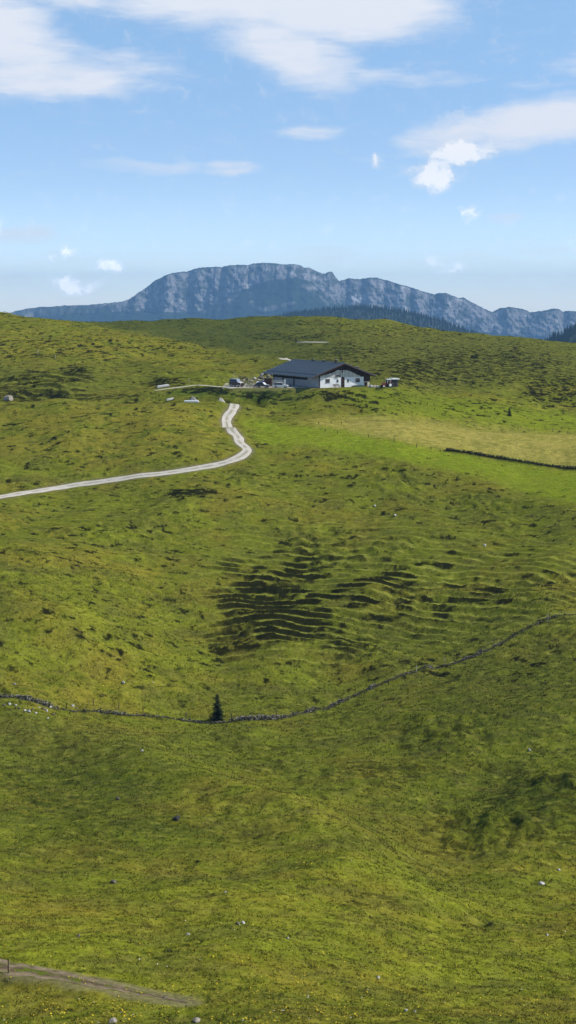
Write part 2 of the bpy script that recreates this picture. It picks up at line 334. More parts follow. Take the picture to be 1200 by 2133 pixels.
def vcol(name, rough=.95, spec=.0, scales=((1.6, .35),), bump=None, trans=0):
    m, nt, b = new_mat(name); N = nt.nodes; L = nt.links
    a = N.new('ShaderNodeAttribute'); a.attribute_name = 'Col'
    tc = N.new('ShaderNodeTexCoord'); cur = a.outputs['Color']; last = None
    for sc, amt in scales:
        mp = N.new('ShaderNodeMapping'); mp.inputs['Scale'].default_value = (sc, sc*1.35, sc); L.new(tc.outputs['Object'], mp.inputs['Vector'])
        n = N.new('ShaderNodeTexNoise'); n.inputs['Scale'].default_value = 1; n.inputs['Detail'].default_value = 4; n.inputs['Roughness'].default_value = .65; L.new(mp.outputs[0], n.inputs['Vector'])
        mr = N.new('ShaderNodeMapRange'); mr.inputs['From Min'].default_value = .3; mr.inputs['From Max'].default_value = .7; mr.inputs['To Min'].default_value = 1-amt; mr.inputs['To Max'].default_value = 1+amt
        L.new(n.outputs['Fac'], mr.inputs['Value'])
        mx = N.new('ShaderNodeVectorMath'); mx.operation = 'SCALE'; L.new(cur, mx.inputs[0]); L.new(mr.outputs[0], mx.inputs['Scale']); cur = mx.outputs[0]; last = n
    L.new(cur, b.inputs['Base Color']); b.inputs['Roughness'].default_value = rough; b.inputs['Specular IOR Level'].default_value = spec
    if bump and last:
        bp = N.new('ShaderNodeBump'); bp.inputs['Strength'].default_value = bump[0]; bp.inputs['Distance'].default_value = bump[1]; L.new(last.outputs['Fac'], bp.inputs['Height']); L.new(bp.outputs[0], b.inputs['Normal'])
    return m
M_ground = vcol('pasture', scales=((.9, .18), (2.6, .32), (6.5, .26)), bump=(.6, .06))
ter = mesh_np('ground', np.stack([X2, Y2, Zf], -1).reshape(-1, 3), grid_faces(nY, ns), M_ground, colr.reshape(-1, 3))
ter['kind'] = 'structure'
def H(X, Y): return sample(Zf, X, Y)
def hit(u, v, y0=90, y1=790): return cast(Zf, u, v, y0, y1)
# ------------------------------------------------------------------ object helpers
def tag(o, label=None, cat=None, group=None, kind=None):
    if label: o['label'] = label
    if cat: o['category'] = cat
    if group: o['group'] = group
    if kind: o['kind'] = kind
    return o
def empty(name, loc, rz=0):
    o = bpy.data.objects.new(name, None); o.location = loc; o.rotation_euler = (0, 0, rz); o.empty_display_size = .3; COL.objects.link(o); return o
class MB:
    def __init__(s): s.v = []; s.f = []; s.mi = []
    def add(s, vs, fs, mi=0):
        n = len(s.v); s.v += [tuple(p) for p in vs]; s.f += [tuple(n+i for i in q) for q in fs]; s.mi += [mi]*len(fs); return s
    def box(s, x0, x1, y0, y1, z0, z1, mi=0, bev=0):
        if bev:
            b = bev; pr = [(x0+b, y0), (x1-b, y0), (x1, y0+b), (x1, y1-b), (x1-b, y1), (x0+b, y1), (x0, y1-b), (x0, y0+b)]
            vs = [(x, y, z0) for x, y in pr]+[(x, y, z1-b) for x, y in pr]+[(x+(b if x < (x0+x1)/2 else -b)*.7, y+(b if y < (y0+y1)/2 else -b)*.7, z1) for x, y in pr]
            fs = [tuple(range(7, -1, -1)), tuple(range(16, 24))]
            for r in (0, 8):
                for i in range(8): fs.append((r+i, r+(i+1) % 8, r+8+(i+1) % 8, r+8+i))
            return s.add(vs, fs, mi)
        vs = [(x0,y0,z0),(x1,y0,z0),(x1,y1,z0),(x0,y1,z0),(x0,y0,z1),(x1,y0,z1),(x1,y1,z1),(x0,y1,z1)]
        return s.add(vs, [(0,3,2,1),(4,5,6,7),(0,1,5,4),(1,2,6,5),(2,3,7,6),(3,0,4,7)], mi)
    def prism(s, prof, y0, y1, mi=0, axis='y'):   # profile in x,z swept along y (or in y,z along x)
        n = len(prof)
        if axis == 'y': vs = [(a, y0, b) for a, b in prof]+[(a, y1, b) for a, b in prof]
        elif axis == 'x': vs = [(y0, a, b) for a, b in prof]+[(y1, a, b) for a, b in prof]
        else: vs = [(a, b, y0) for a, b in prof]+[(a, b, y1) for a, b in prof]
        fs = [tuple(range(n)), tuple(range(2*n-1, n-1, -1))]+[(i, i+n, (i+1) % n+n, (i+1) % n) for i in range(n)]
        return s.add(vs, fs, mi)
    def tube(s, p, q, r0, r1=None, n=8, mi=0):
        r1 = r0 if r1 is None else r1; p = np.array(p, float); q = np.array(q, float); d = q-p; d /= np.linalg.norm(d)
        a = np.cross(d, (0, 0, 1) if abs(d[2]) < .9 else (1, 0, 0)); a /= np.linalg.norm(a); b = np.cross(d, a)
        vs = [tuple(p+(a*math.cos(t)+b*math.sin(t))*r0) for t in np.linspace(0, 2*np.pi, n, False)]+[tuple(q+(a*math.cos(t)+b*math.sin(t))*r1) for t in np.linspace(0, 2*np.pi, n, False)]
        return s.add(vs, [tuple(range(n-1, -1, -1)), tuple(range(n, 2*n))]+[(i, (i+1) % n, (i+1) % n+n, i+n) for i in range(n)], mi)
    def build(s, name, mat, parent=None, smooth=False):
        me = bpy.data.meshes.new(name); me.from_pydata(s.v, [], s.f); me.update()
        for m in (mat if isinstance(mat, (list, tuple)) else [mat]): me.materials.append(m)
        if any(s.mi): me.polygons.foreach_set('material_index', s.mi)
        import bmesh
        bm = bmesh.new(); bm.from_mesh(me); bmesh.ops.recalc_face_normals(bm, faces=bm.faces); bm.to_mesh(me); bm.free()
        if smooth: me.polygons.foreach_set('use_smooth', [True]*len(me.polygons))
        o = bpy.data.objects.new(name, me); COL.objects.link(o)
        if parent: o.parent = parent
        return o
# ------------------------------------------------------------------ roads: thin sheets laid on the smoothed ground
def ribbon(name, L, wfun, mat, dz=.05, n=13, seedn=0, colf=None):
    L = np.asarray(L); T = np.gradient(L, axis=0); T /= np.linalg.norm(T, axis=1)[:, None]+1e-9; Nn = np.c_[T[:, 1], -T[:, 0]]
    t = np.linspace(0, 1, len(L)); w = np.array([wfun(a) for a in t])*.5
    k = np.linspace(-1, 1, n)
    ww = w[:, None]*(1+.22*noise(np.arange(len(L))[:, None]*.13+0*k, k[None, :]*.6+0*t[:, None], 90+seedn))
    X = L[:, 0][:, None]+Nn[:, 0][:, None]*k*ww; Y = L[:, 1][:, None]+Nn[:, 1][:, None]*k*ww
    Z = H(X, Y)+dz; Z[:, 0] -= dz+.12; Z[:, -1] -= dz+.12
    Z -= .035*np.exp(-((np.abs(k)-.5)/.16)**2)[None, :]
    c = colf(X, Y, k, t)
    o = mesh_np(name, np.stack([X, Y, Z], -1).reshape(-1, 3), grid_faces(len(L), n), mat, np.clip(c, .01, .9).reshape(-1, 3)); o['kind'] = 'structure'; return o
M_gravel = vcol('gravel', scales=((2.5, .12), (9., .15)), bump=(.4, .04))
def gcol(X, Y, k, t):
    gr = C(.50,.46,.39); ce = C(.22,.20,.13); nn = fbm(X/2.5, Y/2.5, 3, 95)
    m = np.exp(-(k/.24)**2)[None, :]*sstep(-.35, .25, nn+.05)*.85
    c = np.broadcast_to(gr, X.shape+(3,))*(1+.18*fbm(X/1.2, Y/1.2, 2, 97))[..., None]
    return mix(c, ce, m)
ribbon('gravel_road', main_road, lambda a: 2.8, M_gravel, colf=gcol)
ribbon('gravel_road', up_road, lambda a: 2.2*(1-a)**.4+.2, M_gravel, seedn=3, colf=gcol)
ribbon('gravel_road', back_road, lambda a: 4.2, M_gravel, seedn=5, colf=gcol, dz=.45)
ribbon('gravel_road', strip_road, lambda a: 1.7*math.sin(math.pi*a)**.5+.1, M_gravel, seedn=6, colf=gcol, dz=.25)
M_dirt = vcol('bare_earth', scales=((3., .2), (14., .3)), bump=(.6, .04))
def dcol(X, Y, k, t):
    a = C(.23,.175,.115); b = C(.11,.08,.05); gg = C(.10,.12,.018); nn = fbm(X/1.4, Y/1.0, 3, 101); n5 = fbm(X/.4, Y/.4, 2, 102)
    c = mix(np.broadcast_to(a, X.shape+(3,)), b, sstep(-.2, .4, nn+.6*np.exp(-(k/.3)**2)[None, :]))
    c = mix(c, gg, sstep(.25, .4, nn+.5*n5+.25*np.exp(-(k/.2)**2)[None, :]+.35*sstep(.7, 1, np.abs(k))[None, :]))
    return c*(1+.3*n5)[..., None]
ribbon('dirt_track', track, lambda a: 2.8*(1-a)**.65+.1, M_dirt, dz=.03, n=41, seedn=8, colf=dcol)
# yard surface of crushed stone in front of the vehicles
yx = np.linspace(-18.5, 8.0, 60); yy = np.linspace(408.3, 421, 40); YX, YY = np.meshgrid(yx, yy)
yj = YX+.8*noise(YY/2, YX/2, 5); 
o = mesh_np('yard', np.stack([YX+.5*noise(YY/1.5, YX*0, 9), YY+.5*noise(YX/1.7, YY*0, 7), H(YX, YY)+.035], -1).reshape(-1, 3), grid_faces(40, 60), M_gravel, (np.broadcast_to(C(.42,.40,.33), YX.shape+(3,))*(1+.3*fbm(YX/2, YY/2, 3, 98))[..., None]).reshape(-1, 3)); o['kind'] = 'structure'
# ------------------------------------------------------------------ far mountain
SKYL = [(-900,668),(-500,664),(-200,662),(0,659),(20,655),(40,650),(60,645),(90,640),(110,640),(145,637),(190,636),(230,632),(260,629),(280,622),(300,608),(310,600),(325,588),(335,582),(350,575),(365,570),(380,567),(395,566),(410,560),(425,557),(440,557),(455,556),(465,557),(480,553),(495,552),(510,552),(518,553),(530,549),(545,548),(560,548),(575,549),(590,551),(600,551),(612,551),(625,553),(632,558),(645,558),(655,564),(670,570),(677,570),(682,566),(690,567),(697,578),(705,586),(712,584),(725,580),(745,582),(765,579),(780,578),(790,582),(805,585),(820,591),(845,597),(870,606),(900,614),(908,611),(920,611),(950,622),(958,620),(975,630),(990,638),(1010,648),(1020,651),(1035,643),(1055,640),(1080,644),(1097,652),(1110,650),(1130,647),(1145,643),(1155,645),(1163,651),(1175,648),(1190,650),(1200,653),(1400,662),(1900,668)]
FOOT = [(-900,676),(0,668),(150,655),(250,650),(300,648),(360,652),(420,652),(450,640),(480,618),(520,602),(560,586),(620,580),(650,590),(670,612),(700,634),(740,640),(800,655),(900,676),(1000,694),(1200,712),(1900,720)]
MY = 9000.
um = np.concatenate([np.linspace(-900, -30, 60), np.linspace(-28, 1228, 1150), np.linspace(1230, 1900, 50)])
vs = np.interp(um, *zip(*SKYL)); vf = np.interp(um, *zip(*FOOT)); vf = np.maximum(vf, vs+6)
Xm = (um-600)/FPX*MY/CP*1.0
vs = vs+.9*noise(um/7, um*0, 201)+.5*noise(um/2.5, um*0, 202)
zc = np.array([pix(600, v, MY)[2] for v in vs]); zfo = np.array([pix(600, v, MY-150)[2] for v in vf])
rows = []
tt = np.linspace(0, 1, 60)
butt = 95*np.abs(noise(Xm/210, Xm*0, 203))+55*np.abs(noise(Xm/95, Xm*0, 204))
for t in tt[:-1]:
    z = -150+(zfo+150)*t; Y = MY-900+(750+0*Xm)*t-butt*1.2*t+30*noise(Xm/120, Xm*0+t*5, 205)+14*noise(Xm/38, Xm*0+t*16, 206)
    z = z+10*noise(Xm/90, Xm*0+t*6, 207)*t*(1-t)*4
    rows.append((Y, z, np.full(len(um), t-1)))
for t in np.linspace(0, 1, 110):
    z = zfo+(zc-zfo)*t
    flute = 22*np.abs(noise(Xm/55+.5*noise(Xm/60, z/50, 218), z/150, 208))+12*noise((Xm+.5*z)/30, z/35, 209)+4*noise(Xm/8, z/30, 210)+5*noise(Xm/60, z/14, 211)
    Y = MY-150+150*t**1.25-butt-flute*(1-t**6)
    rows.append((Y, z, np.full(len(um), t)))
for dY, dz in ((20, 3), (60, 3), (160, -6), (400, -60), (900, -240)):
    rows.append((MY+dY+0*Xm, zc+dz*(.6 if dz > 0 else 1), np.full(len(um), 1.05)))
Ym = np.array([r[0] for r in rows]); Zm = np.array([r[1] for r in rows]); Tm = np.array([r[2] for r in rows]); XM = np.broadcast_to(Xm, Ym.shape)
Um, Vm = proj(XM, Ym, Zm)
rockm = sstep(-.02, .06, Tm)*(1-sstep(.955, .99, Tm))
wx = 40*fbm(XM/120, Zm/60, 2, 217); ln = fbm((XM+wx)/85, Zm/55, 5, 212, .6); st = fbm((XM+wx+.15*Zm)/20, Zm/80, 5, 213, .6)
rockm *= .2+.8*sstep(-.2, .15, ln+.6*st+.06)
_jr = fbm(XM/160, Zm/70, 4, 215); Um = Um+45*_jr; Vm = Vm+16*fbm(XM/90, Zm/45, 3, 216)
rockm *= 1-.8*emax(Um, Vm, [(590,600,70,22,1.),(150,650,130,20,1.)])
scree = emax(Um, Vm, [(440,643,60,7,1.),(470,628,25,12,.8),(530,634,14,5,1.),(640,605,26,14,.8),(690,618,22,14,1.),(600,632,22,4,.7),(725,628,20,9,.8),(500,610,30,10,.6),(565,640,40,6,.4)])*sstep(-.15, .2, ln+st*.4)
rockm = np.clip(np.maximum(rockm, scree), 0, 1)
rc = C(.185,.18,.18); fo = C(.022,.036,.022)
strk = sstep(.12, .45, fbm((XM+wx)/24, Zm/75, 4, 214))
mc = mix(np.broadcast_to(fo, XM.shape+(3,)), rc, rockm)*(1+.4*st)[..., None]+(strk*rockm*.16)[..., None]
mc = np.clip(mc, .008, .75)
M_rock = vcol('far_rock', scales=((.012, .25), (.05, .18)), bump=(.3, 3.))
o = mesh_np('mountain', np.stack([XM, Ym, Zm], -1).reshape(-1, 3), grid_faces(len(rows), len(um)), M_rock, mc.reshape(-1, 3), smooth=False); o['kind'] = 'structure'
# ------------------------------------------------------------------ wooded hills beyond the pasture
M_floor = simple('forest_floor', (.02,.034,.018), .95, .3, .02)
def hill(Yc, prof, drop, x_w, seed):
    u = np.linspace(prof[0][0]-350, prof[-1][0]+600, 200); v = np.interp(u, *zip(*prof)); z = np.array([pix(600, a, Yc)[2] for a in v]); X = (u-600)/FPX*Yc/CP
    t = np.linspace(-1, 1, 40); Y = Yc+t[:, None]*drop+0*X[None]
    Z = z[None]-(np.abs(t[:, None])**1.6)*(z[None]+155)+6*noise(X[None]/120+0*Y, Y/120, seed)*(1-np.abs(t[:, None]))
    o = mesh_np('hill', np.stack([np.broadcast_to(X, Y.shape), Y, Z], -1).reshape(-1, 3), grid_faces(40, 200), M_floor); o['kind'] = 'structure'
    return X, Y[:, 0], Z
PF = [(540,680),(560,672),(580,664),(620,654),(660,649),(700,645),(740,642),(780,644),(820,649),(860,657),(900,668),(940,683),(970,694),(1000,704),(1060,725)]
PR = [(1090,735),(1120,720),(1140,710),(1160,701),(1180,692),(1200,684),(1300,668)]
h1 = hill(4500., PF, 700., 0, 301); h2 = hill(2800., PR, 450., 0, 302)
def spruce_verts(hh, rad, seed, tiers=8, k=9):
    r = random.Random(seed); V = []; F = []
    for i in range(tiers):
        z0 = hh*(.06+.82*i/tiers); z1 = min(hh, z0+hh*(.30-.012*i)); R0 = rad*(1-i/tiers)**.85+.04*rad
        b = len(V); V.append((0, 0, z1)); a0 = r.random()*6
        for j in range(2*k):
            a = a0+math.pi*j/k; q = R0*(r.uniform(.8, 1.15) if j % 2 == 0 else r.uniform(.35, .6)); V.append((q*math.cos(a), q*math.sin(a), z0+(-.03 if j % 2 == 0 else .05)*hh*r.uniform(.4, 1)))
        for j in range(2*k): F.append((b, b+1+j, b+1+(j+1) % (2*k)))
    V += [(rad*.07, 0, 0), (-rad*.05, rad*.06, 0), (-rad*.05, -rad*.06, 0), (0, 0, hh*.5)]; n = len(V)-4
    F += [(n, n+1, n+3), (n+1, n+2, n+3), (n+2, n, n+3)]
    return np.array(V, float), np.array(F, int)
M_spruce = simple('spruce_needles', (.022,.040,.020), .9, .35, .3, .1)
protos = []
for q in range(5):
    V_, F_ = spruce_verts(17., 3.1+.25*q, q+3, 8, 5)
    protos.append((V_, F_))
def hz_(h, x, y):
    X, Y, Z = h; return lerp_grid(Z, X, Y, np.array([x]), np.array([y]))[0]
spots = []
def plant(h, Yc, u0, u1, n, y0, y1, hgt):
    for _ in range(n):
        u = RS.uniform(u0, u1); dy = RS.uniform(y0, y1); Y = Yc+dy; X = (u-600)/FPX*Y/CP
        z = float(hz_(h, X, Y)); spots.append((X, Y, z-.5, RS.uniform(*hgt)))
def crest_line(h, Yc, u0, u1, n, hgt):
    for k in range(n):
        u = u0+(u1-u0)*(k+RS.uniform(-.4, .4))/n; Y = Yc+RS.uniform(-60, 0); X = (u-600)/FPX*Y/CP
        spots.append((X, Y, float(hz_(h, X, Y))-.5, RS.uniform(*hgt)))
crest_line(h1, 4500., 552, 1000, 135, (.75, 1.25)); n_a = len(spots)
crest_line(h2, 2800., 1112, 1215, 45, (.8, 1.25)); n_b = len(spots)
plant(h2, 2800., 1108, 1215, 80, -170, -10, (.7, 1.15)); n_c = len(spots)
mesh_cache = {}
for i, (X, Y, z, sc) in enumerate(spots):
    pv_, pf_ = protos[i % 5]
    if i % 5 not in mesh_cache: mesh_cache[i % 5] = mesh_np('spruce_tree', pv_, pf_, M_spruce, smooth=False); o = mesh_cache[i % 5]
    else: o = mesh_cache[i % 5].copy(); COL.objects.link(o)
    o.location = (X, Y, z); o.scale = (sc*RS.uniform(.85, 1.15), sc, sc); o.rotation_euler = (0, 0, RS.uniform(0, 6.28))
    if i < n_a: tag(o, 'dark spruce on the top edge of the far wooded hill below the mountain', 'spruce tree', 'spruces along the far wooded hill')
    else: tag(o, 'dark spruce standing in the wood at the right edge beyond the pasture ridge', 'spruce tree', 'spruces of the wood at the right edge')
VV = []; FF = []; nv = 0
for _ in range(1500):
    u = RS.uniform(535, 1010); Y = 4500.+RS.uniform(-420, -20); X = (u-600)/FPX*Y/CP; z = float(hz_(h1, X, Y)); sc = RS.uniform(.7, 1.15)
    pv_, pf_ = protos[RS.randint(5)]; a = RS.uniform(0, 6.28); c, s = math.cos(a)*sc, math.sin(a)*sc
    q = np.stack([pv_[:, 0]*c-pv_[:, 1]*s+X, pv_[:, 0]*s+pv_[:, 1]*c+Y, pv_[:, 2]*sc+z-.5], -1); VV.append(q); FF.append(pf_+nv); nv += len(q)
o = mesh_np('forest', np.concatenate(VV), np.concatenate(FF), M_spruce, smooth=False); tag(o, 'dark spruce forest covering the far hill below the mountain', 'forest', kind='stuff')
# ------------------------------------------------------------------ lone young spruce by the wall
def young_spruce(u, v, hm, label, seed=5, dense=1.):
    x, y, z = hit(u, v); root = empty('spruce_tree', (x, y, z-.08)); tag(root, label, 'spruce tree'); r = random.Random(seed)
    MB().tube((0, 0, 0), (0, 0, hm*.96), hm*.026, .012, 7).build('trunk', simple('spruce_bark', (.08,.06,.045), .9, .3, 8), root)
    V = []; F = []
    def tri(a, b, c): n = len(V); V.extend([a, b, c]); F.append((n, n+1, n+2))
    lv = int(30*dense)
    for i in range(lv):
        t = (i+.5)/lv; z0 = hm*(.05+.93*t); Rr = hm*.33*(1-t)**.8*(.82+.18*math.sin(i*2.3))+.05
        for j in range(int(10-3*t)):
            a = r.random()*6.283; ln = Rr*r.uniform(.65, 1.15); dr = -.18*ln+.35*ln*t
            ux, uy = math.cos(a), math.sin(a); px, py = -uy, ux
            m = max(3, int(ln/.09))
            for k in range(m):
                q = (k+.6)/m; cx, cy, cz = ux*ln*q, uy*ln*q, z0+dr*q*q*1.3+.06*ln*math.sin(q*3)
                wd = .30*ln*(1-q*.75)+.04
                for sg in (-1, 1):
                    tri((cx, cy, cz+.015), (cx+px*sg*wd+ux*.12, cy+py*sg*wd+uy*.12, cz-.06*r.random()-.02), (cx+ux*.13, cy+uy*.13, cz+.03*r.random()))
                tri((cx-px*.03, cy-py*.03, cz), (cx+px*.03, cy+py*.03, cz), (cx+ux*.05, cy+uy*.05, cz-.13-.08*r.random()))
    mesh_np('crown', V, F, simple('young_needles', (.014,.026,.011), .85, .35, 6., .15), smooth=False, parent=root)
    return root
young_spruce(453, 1502, 4.6, 'lone dark young spruce standing behind the dry stone wall')
young_spruce(1061, 866, 2.4, 'small dark conifer alone on the green slope at the right, above the yellow meadow', 8, .6)
# ------------------------------------------------------------------ low plants: heath clumps, grass tufts, flowers (beyond counting)
def lookup(A_, x, y):
    s = x/y; i = np.clip(np.rint((s-s_all[30])/(s_in[1]-s_in[0])).astype(int)+30, 0, ns-1)
    j = np.clip(np.searchsorted(Y_all, y), 0, nY-1); return A_[j, i]
def scatter(n, y0, y1, pw=1.):
    s = RS.uniform(-.222, .222, n); y = (y0**(1+pw)+(y1**(1+pw)-y0**(1+pw))*RS.rand(n))**(1/(1+pw)); return s*y, y
def tri_cloud(x, y, z, rad, hgt, per, leaf, cols_, name, mat):
    n = len(x); N_ = n*per
    cx = np.repeat(x, per); cy = np.repeat(y, per); cz = np.repeat(z, per); rr = np.repeat(rad, per); hh = np.repeat(hgt, per); cc = np.repeat(cols_, per, 0)
    a = RS.rand(N_)*6.283; q = np.sqrt(RS.rand(N_)); px = cx+rr*q*np.cos(a)*1.25; py = cy+rr*q*np.sin(a); pz = cz+hh*np.sqrt(np.clip(1-q*q, 0, 1))*RS.uniform(.55, 1.05, N_)
    L_ = np.repeat(leaf, per)*RS.uniform(.6, 1.3, N_)
    v = RS.normal(size=(N_, 3, 3)); v /= np.linalg.norm(v, axis=2)[..., None]; v[:, :, 2] *= .6
    P_ = np.stack([px, py, pz], -1)[:, None]+v*L_[:, None, None]
    c = cc[:, None]*RS.uniform(.6, 1.35, (N_, 1, 1)); c = np.broadcast_to(c, (N_, 3, 3))
    return mesh_np(name, P_.reshape(-1, 3), np.arange(N_*3).reshape(-1, 3), mat, np.clip(c, .004, .9).reshape(-1, 3), smooth=False)
M_leaf = vcol('low_leaves', scales=((5., .2),), rough=.85)
x, y = scatter(60000, 103, 760, .6)
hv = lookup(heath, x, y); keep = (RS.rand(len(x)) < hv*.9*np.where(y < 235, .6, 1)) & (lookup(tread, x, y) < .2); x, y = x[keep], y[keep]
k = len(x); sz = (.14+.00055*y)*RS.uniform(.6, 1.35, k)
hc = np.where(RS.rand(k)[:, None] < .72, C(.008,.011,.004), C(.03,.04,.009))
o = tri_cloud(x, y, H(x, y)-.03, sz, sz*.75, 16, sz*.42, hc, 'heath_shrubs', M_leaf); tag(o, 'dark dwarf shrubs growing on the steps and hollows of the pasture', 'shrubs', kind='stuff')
NSH = k
# grass tufts
M_blade = vcol('grass_blades', scales=((4., .15),), rough=.7, spec=.1)
x, y = scatter(80000, 103, 280, -.6)
gv = RS.rand(len(x)) < (1-lookup(heath, x, y)*.8)*lookup(calm, x, y)*.95*sstep(-.5, .35, fbm(x/1.7, y/1.3, 3, 401)); x, y = x[gv], y[gv]
k = len(x); per = 4; cc = np.repeat(lookup(colr, x, y), per, 0)*RS.uniform(.9, 1.35, (k*per, 1)); cc[:, 0] *= RS.uniform(.85, 1.25, k*per)
sc = np.repeat(.75+y/260, per)
bx = np.repeat(x, per)+RS.normal(size=k*per)*.10*sc; by = np.repeat(y, per)+RS.normal(size=k*per)*.10*sc; bz = H(bx, by)-.03
a = RS.rand(k*per)*3.1416; wd = RS.uniform(.03, .065, k*per)*sc; hg = RS.uniform(.07, .18, k*per)*sc; lx = RS.normal(size=k*per)*.08; ly = RS.normal(size=k*per)*.08
P_ = np.stack([np.stack([bx-np.cos(a)*wd, by-np.sin(a)*wd, bz], -1), np.stack([bx+np.cos(a)*wd, by+np.sin(a)*wd, bz], -1), np.stack([bx+lx, by+ly, bz+hg], -1)], 1)
o = mesh_np('grass', P_.reshape(-1, 3), np.arange(k*per*3).reshape(-1, 3), M_blade, np.clip(np.repeat(cc, 3, 0), .004, .9), smooth=False); tag(o, 'rough green grass tufts covering the near pasture', 'grass', kind='stuff')
# yellow flowers
x, y = scatter(90000, 103, 240, -.5)
u_, v_ = proj(x, y, H(x, y))
fd = emax(u_, v_, [(160,2110,260,45,1.),(560,2120,180,40,.9),(420,2050,700,110,.22),(200,1440,170,45,.5),(800,1930,500,70,.10),(100,1790,150,40,.12),(640,1780,120,40,.2),(1000,2080,300,70,.15)])*sstep(-.1, .5, fbm(x/2.3, y/1.8, 3, 402)+.15)
kp = RS.rand(len(x)) < fd*.38; x, y = x[kp], y[kp]; k = len(x)
r_ = RS.uniform(.035, .075, k)*(.7+y/350); zz = H(x, y)+RS.uniform(.08, .2, k); a = RS.rand(k)*6.28
ang = a[:, None]+np.array([0, 1.2566, 2.513, 3.77, 5.03])[None]; tx, ty = RS.normal(size=(2, k, 1))*.35
P_ = np.stack([x[:, None]+r_[:, None]*np.cos(ang), y[:, None]+r_[:, None]*np.sin(ang), zz[:, None]+r_[:, None]*(np.cos(ang)*tx+np.sin(ang)*ty)], -1)
fcx = np.where(RS.rand(k)[:, None] < .93, C(.62,.46,.03), C(.7,.7,.62))*RS.uniform(.7, 1.1, (k, 1))
o = mesh_np('flowers', P_.reshape(-1, 3), np.arange(k*5).reshape(-1, 5), M_blade, np.repeat(fcx, 5, 0), smooth=False); tag(o, 'small yellow meadow flowers dotted through the grass', 'flowers', kind='stuff')
# ------------------------------------------------------------------ stones
def ico(sub=1):
    import bmesh
    bm = bmesh.new(); bmesh.ops.create_icosphere(bm, subdivisions=sub, radius=1); v = np.array([p.co[:] for p in bm.verts]); f = np.array([[q.index for q in p.verts] for p in bm.faces]); bm.free(); return v, f
I1, I2 = ico(2), ico(3)
def rock_geo(base, sx, sy, sz, seed):
    v, f = base; r = np.random.RandomState(seed)
    q = v.copy()
    for _ in range(9):   # chop flat facets
        n = r.normal(size=3); n /= np.linalg.norm(n); d = r.uniform(.55, .85); h = q@n; q = q-np.outer(np.maximum(h-d, 0), n)
    q = q*(1+.06*noise(v[:, 0]*2+seed, v[:, 1]*2+v[:, 2]*1.7, 3))[:, None]
    a = r.uniform(0, 6.28); q = q*(sx, sy, sz); c, s = math.cos(a), math.sin(a)
    return np.stack([q[:, 0]*c-q[:, 1]*s, q[:, 0]*s+q[:, 1]*c, q[:, 2]], -1), f
def stone_mat(name, col): return simple(name, col, .9, .35, 3.5, .15, bump=.6)
M_lime = stone_mat('pale_limestone', (.50,.48,.45)); M_wl = stone_mat('lichen_limestone', (.25,.235,.19)); M_grey = stone_mat('grey_limestone', (.15,.132,.10)); M_dark = stone_mat('dark_stone', (.065,.06,.055)); M_black = stone_mat('mossy_black_stone', (.022,.022,.014)); M_warm = stone_mat('weathered_stone', (.33,.29,.24))
ORD = ['first', 'second', 'third', 'fourth', 'fifth', 'sixth', 'seventh', 'eighth', 'ninth', 'tenth', 'eleventh', 'twelfth', 'thirteenth', 'fourteenth', 'fifteenth', 'sixteenth', 'seventeenth', 'eighteenth']
def rock(x, y, z, sx, sy, sz, mat, seed, label, cat='stone', group=None, name='stone', base=None):
    v, f = rock_geo(base or I1, sx, sy, sz, seed); o = mesh_np(name, v, f, mat, smooth=False); o.location = (x, y, z+sz*.35)
    return tag(o, label, cat, group)
ST = [(367,1708,11,9,M_dark,'dark upright boulder in the grass on the lower left slope'),(1103,1563,5,4,M_lime,'small bright white stone on the right slope below the wall'),(1128,1841,9,4,M_lime,'flat white stone lying low at the right edge slope'),
      (1165,1812,5,3,M_lime,'little white stone above the flat white stone at the right edge'),(507,1923,7,5,M_lime,'white stone in the grass near the bottom middle'),(495,1925,6,4,M_grey,'grey stone touching the white stone near the bottom middle'),
      (392,1947,5,4,M_lime,'small pale stone left of and below the white stone near the bottom'),(237,1838,9,5,M_grey,'grey stone half sunk in grass, lower left'),(163,1951,6,5,M_grey,'small grey stone in the grass above the dirt track'),(246,1664,6,4,M_grey,'small grey stone up the slope left of the dark upright boulder'),
      (788,2037,6,4,M_lime,'small white stone in the grass near the bottom right of centre'),(846,2106,5,4,M_lime,'left one of two little white stones at the bottom right'),(864,2108,4,3,M_lime,'right one of two little white stones at the bottom right'),
      (257,1423,5,3,M_lime,'tiny white stone above the stone wall on the left'),(30,1426,5,3,M_warm,'tiny tan stone above the far left end of the wall'),(296,1564,4,3,M_lime,'tiny white stone just below the wall on the left'),
      (408,2127,13,6,M_warm,'broad tan stone among the flowers on the bottom edge'),(236,2128,14,6,M_warm,'pale brown stone among the flowers at the bottom left'),(823,1074,4,3,M_lime,'tiny white stone on the slope below the lush meadow'),(1010,1136,4,3,M_lime,'tiny white stone high on the slope at the right'),(781,1054,4,3,M_lime,'tiny white stone below the lush meadow, right of centre'),
      (344,2078,7,5,M_grey,'grey stone at the end of the dirt track'),(600,1955,4,3,M_lime,'speck of white stone in the grass at the bottom centre'),(470,1858,4,2,M_lime,'speck of white stone on the slope above the white stone pair'),(1140,1948,4,3,M_lime,'tiny pale stone in the grass at the lower right')]
for i, (u, v, w_, h_, m, lab) in enumerate(ST):
    x, y, z = hit(u, v+1); k = y/FPX
    rock(x, y, z, w_*k*.85, w_*k*.7, h_*k*1.0, m, 40+i, lab, 'stone', base=I2)
x, y, z = hit(17, 834); rock(x, y, z, 1.5, 1.2, 1.1, M_warm, 90, 'big pale boulder at the far left edge below the upper slope', 'boulder', base=I2)
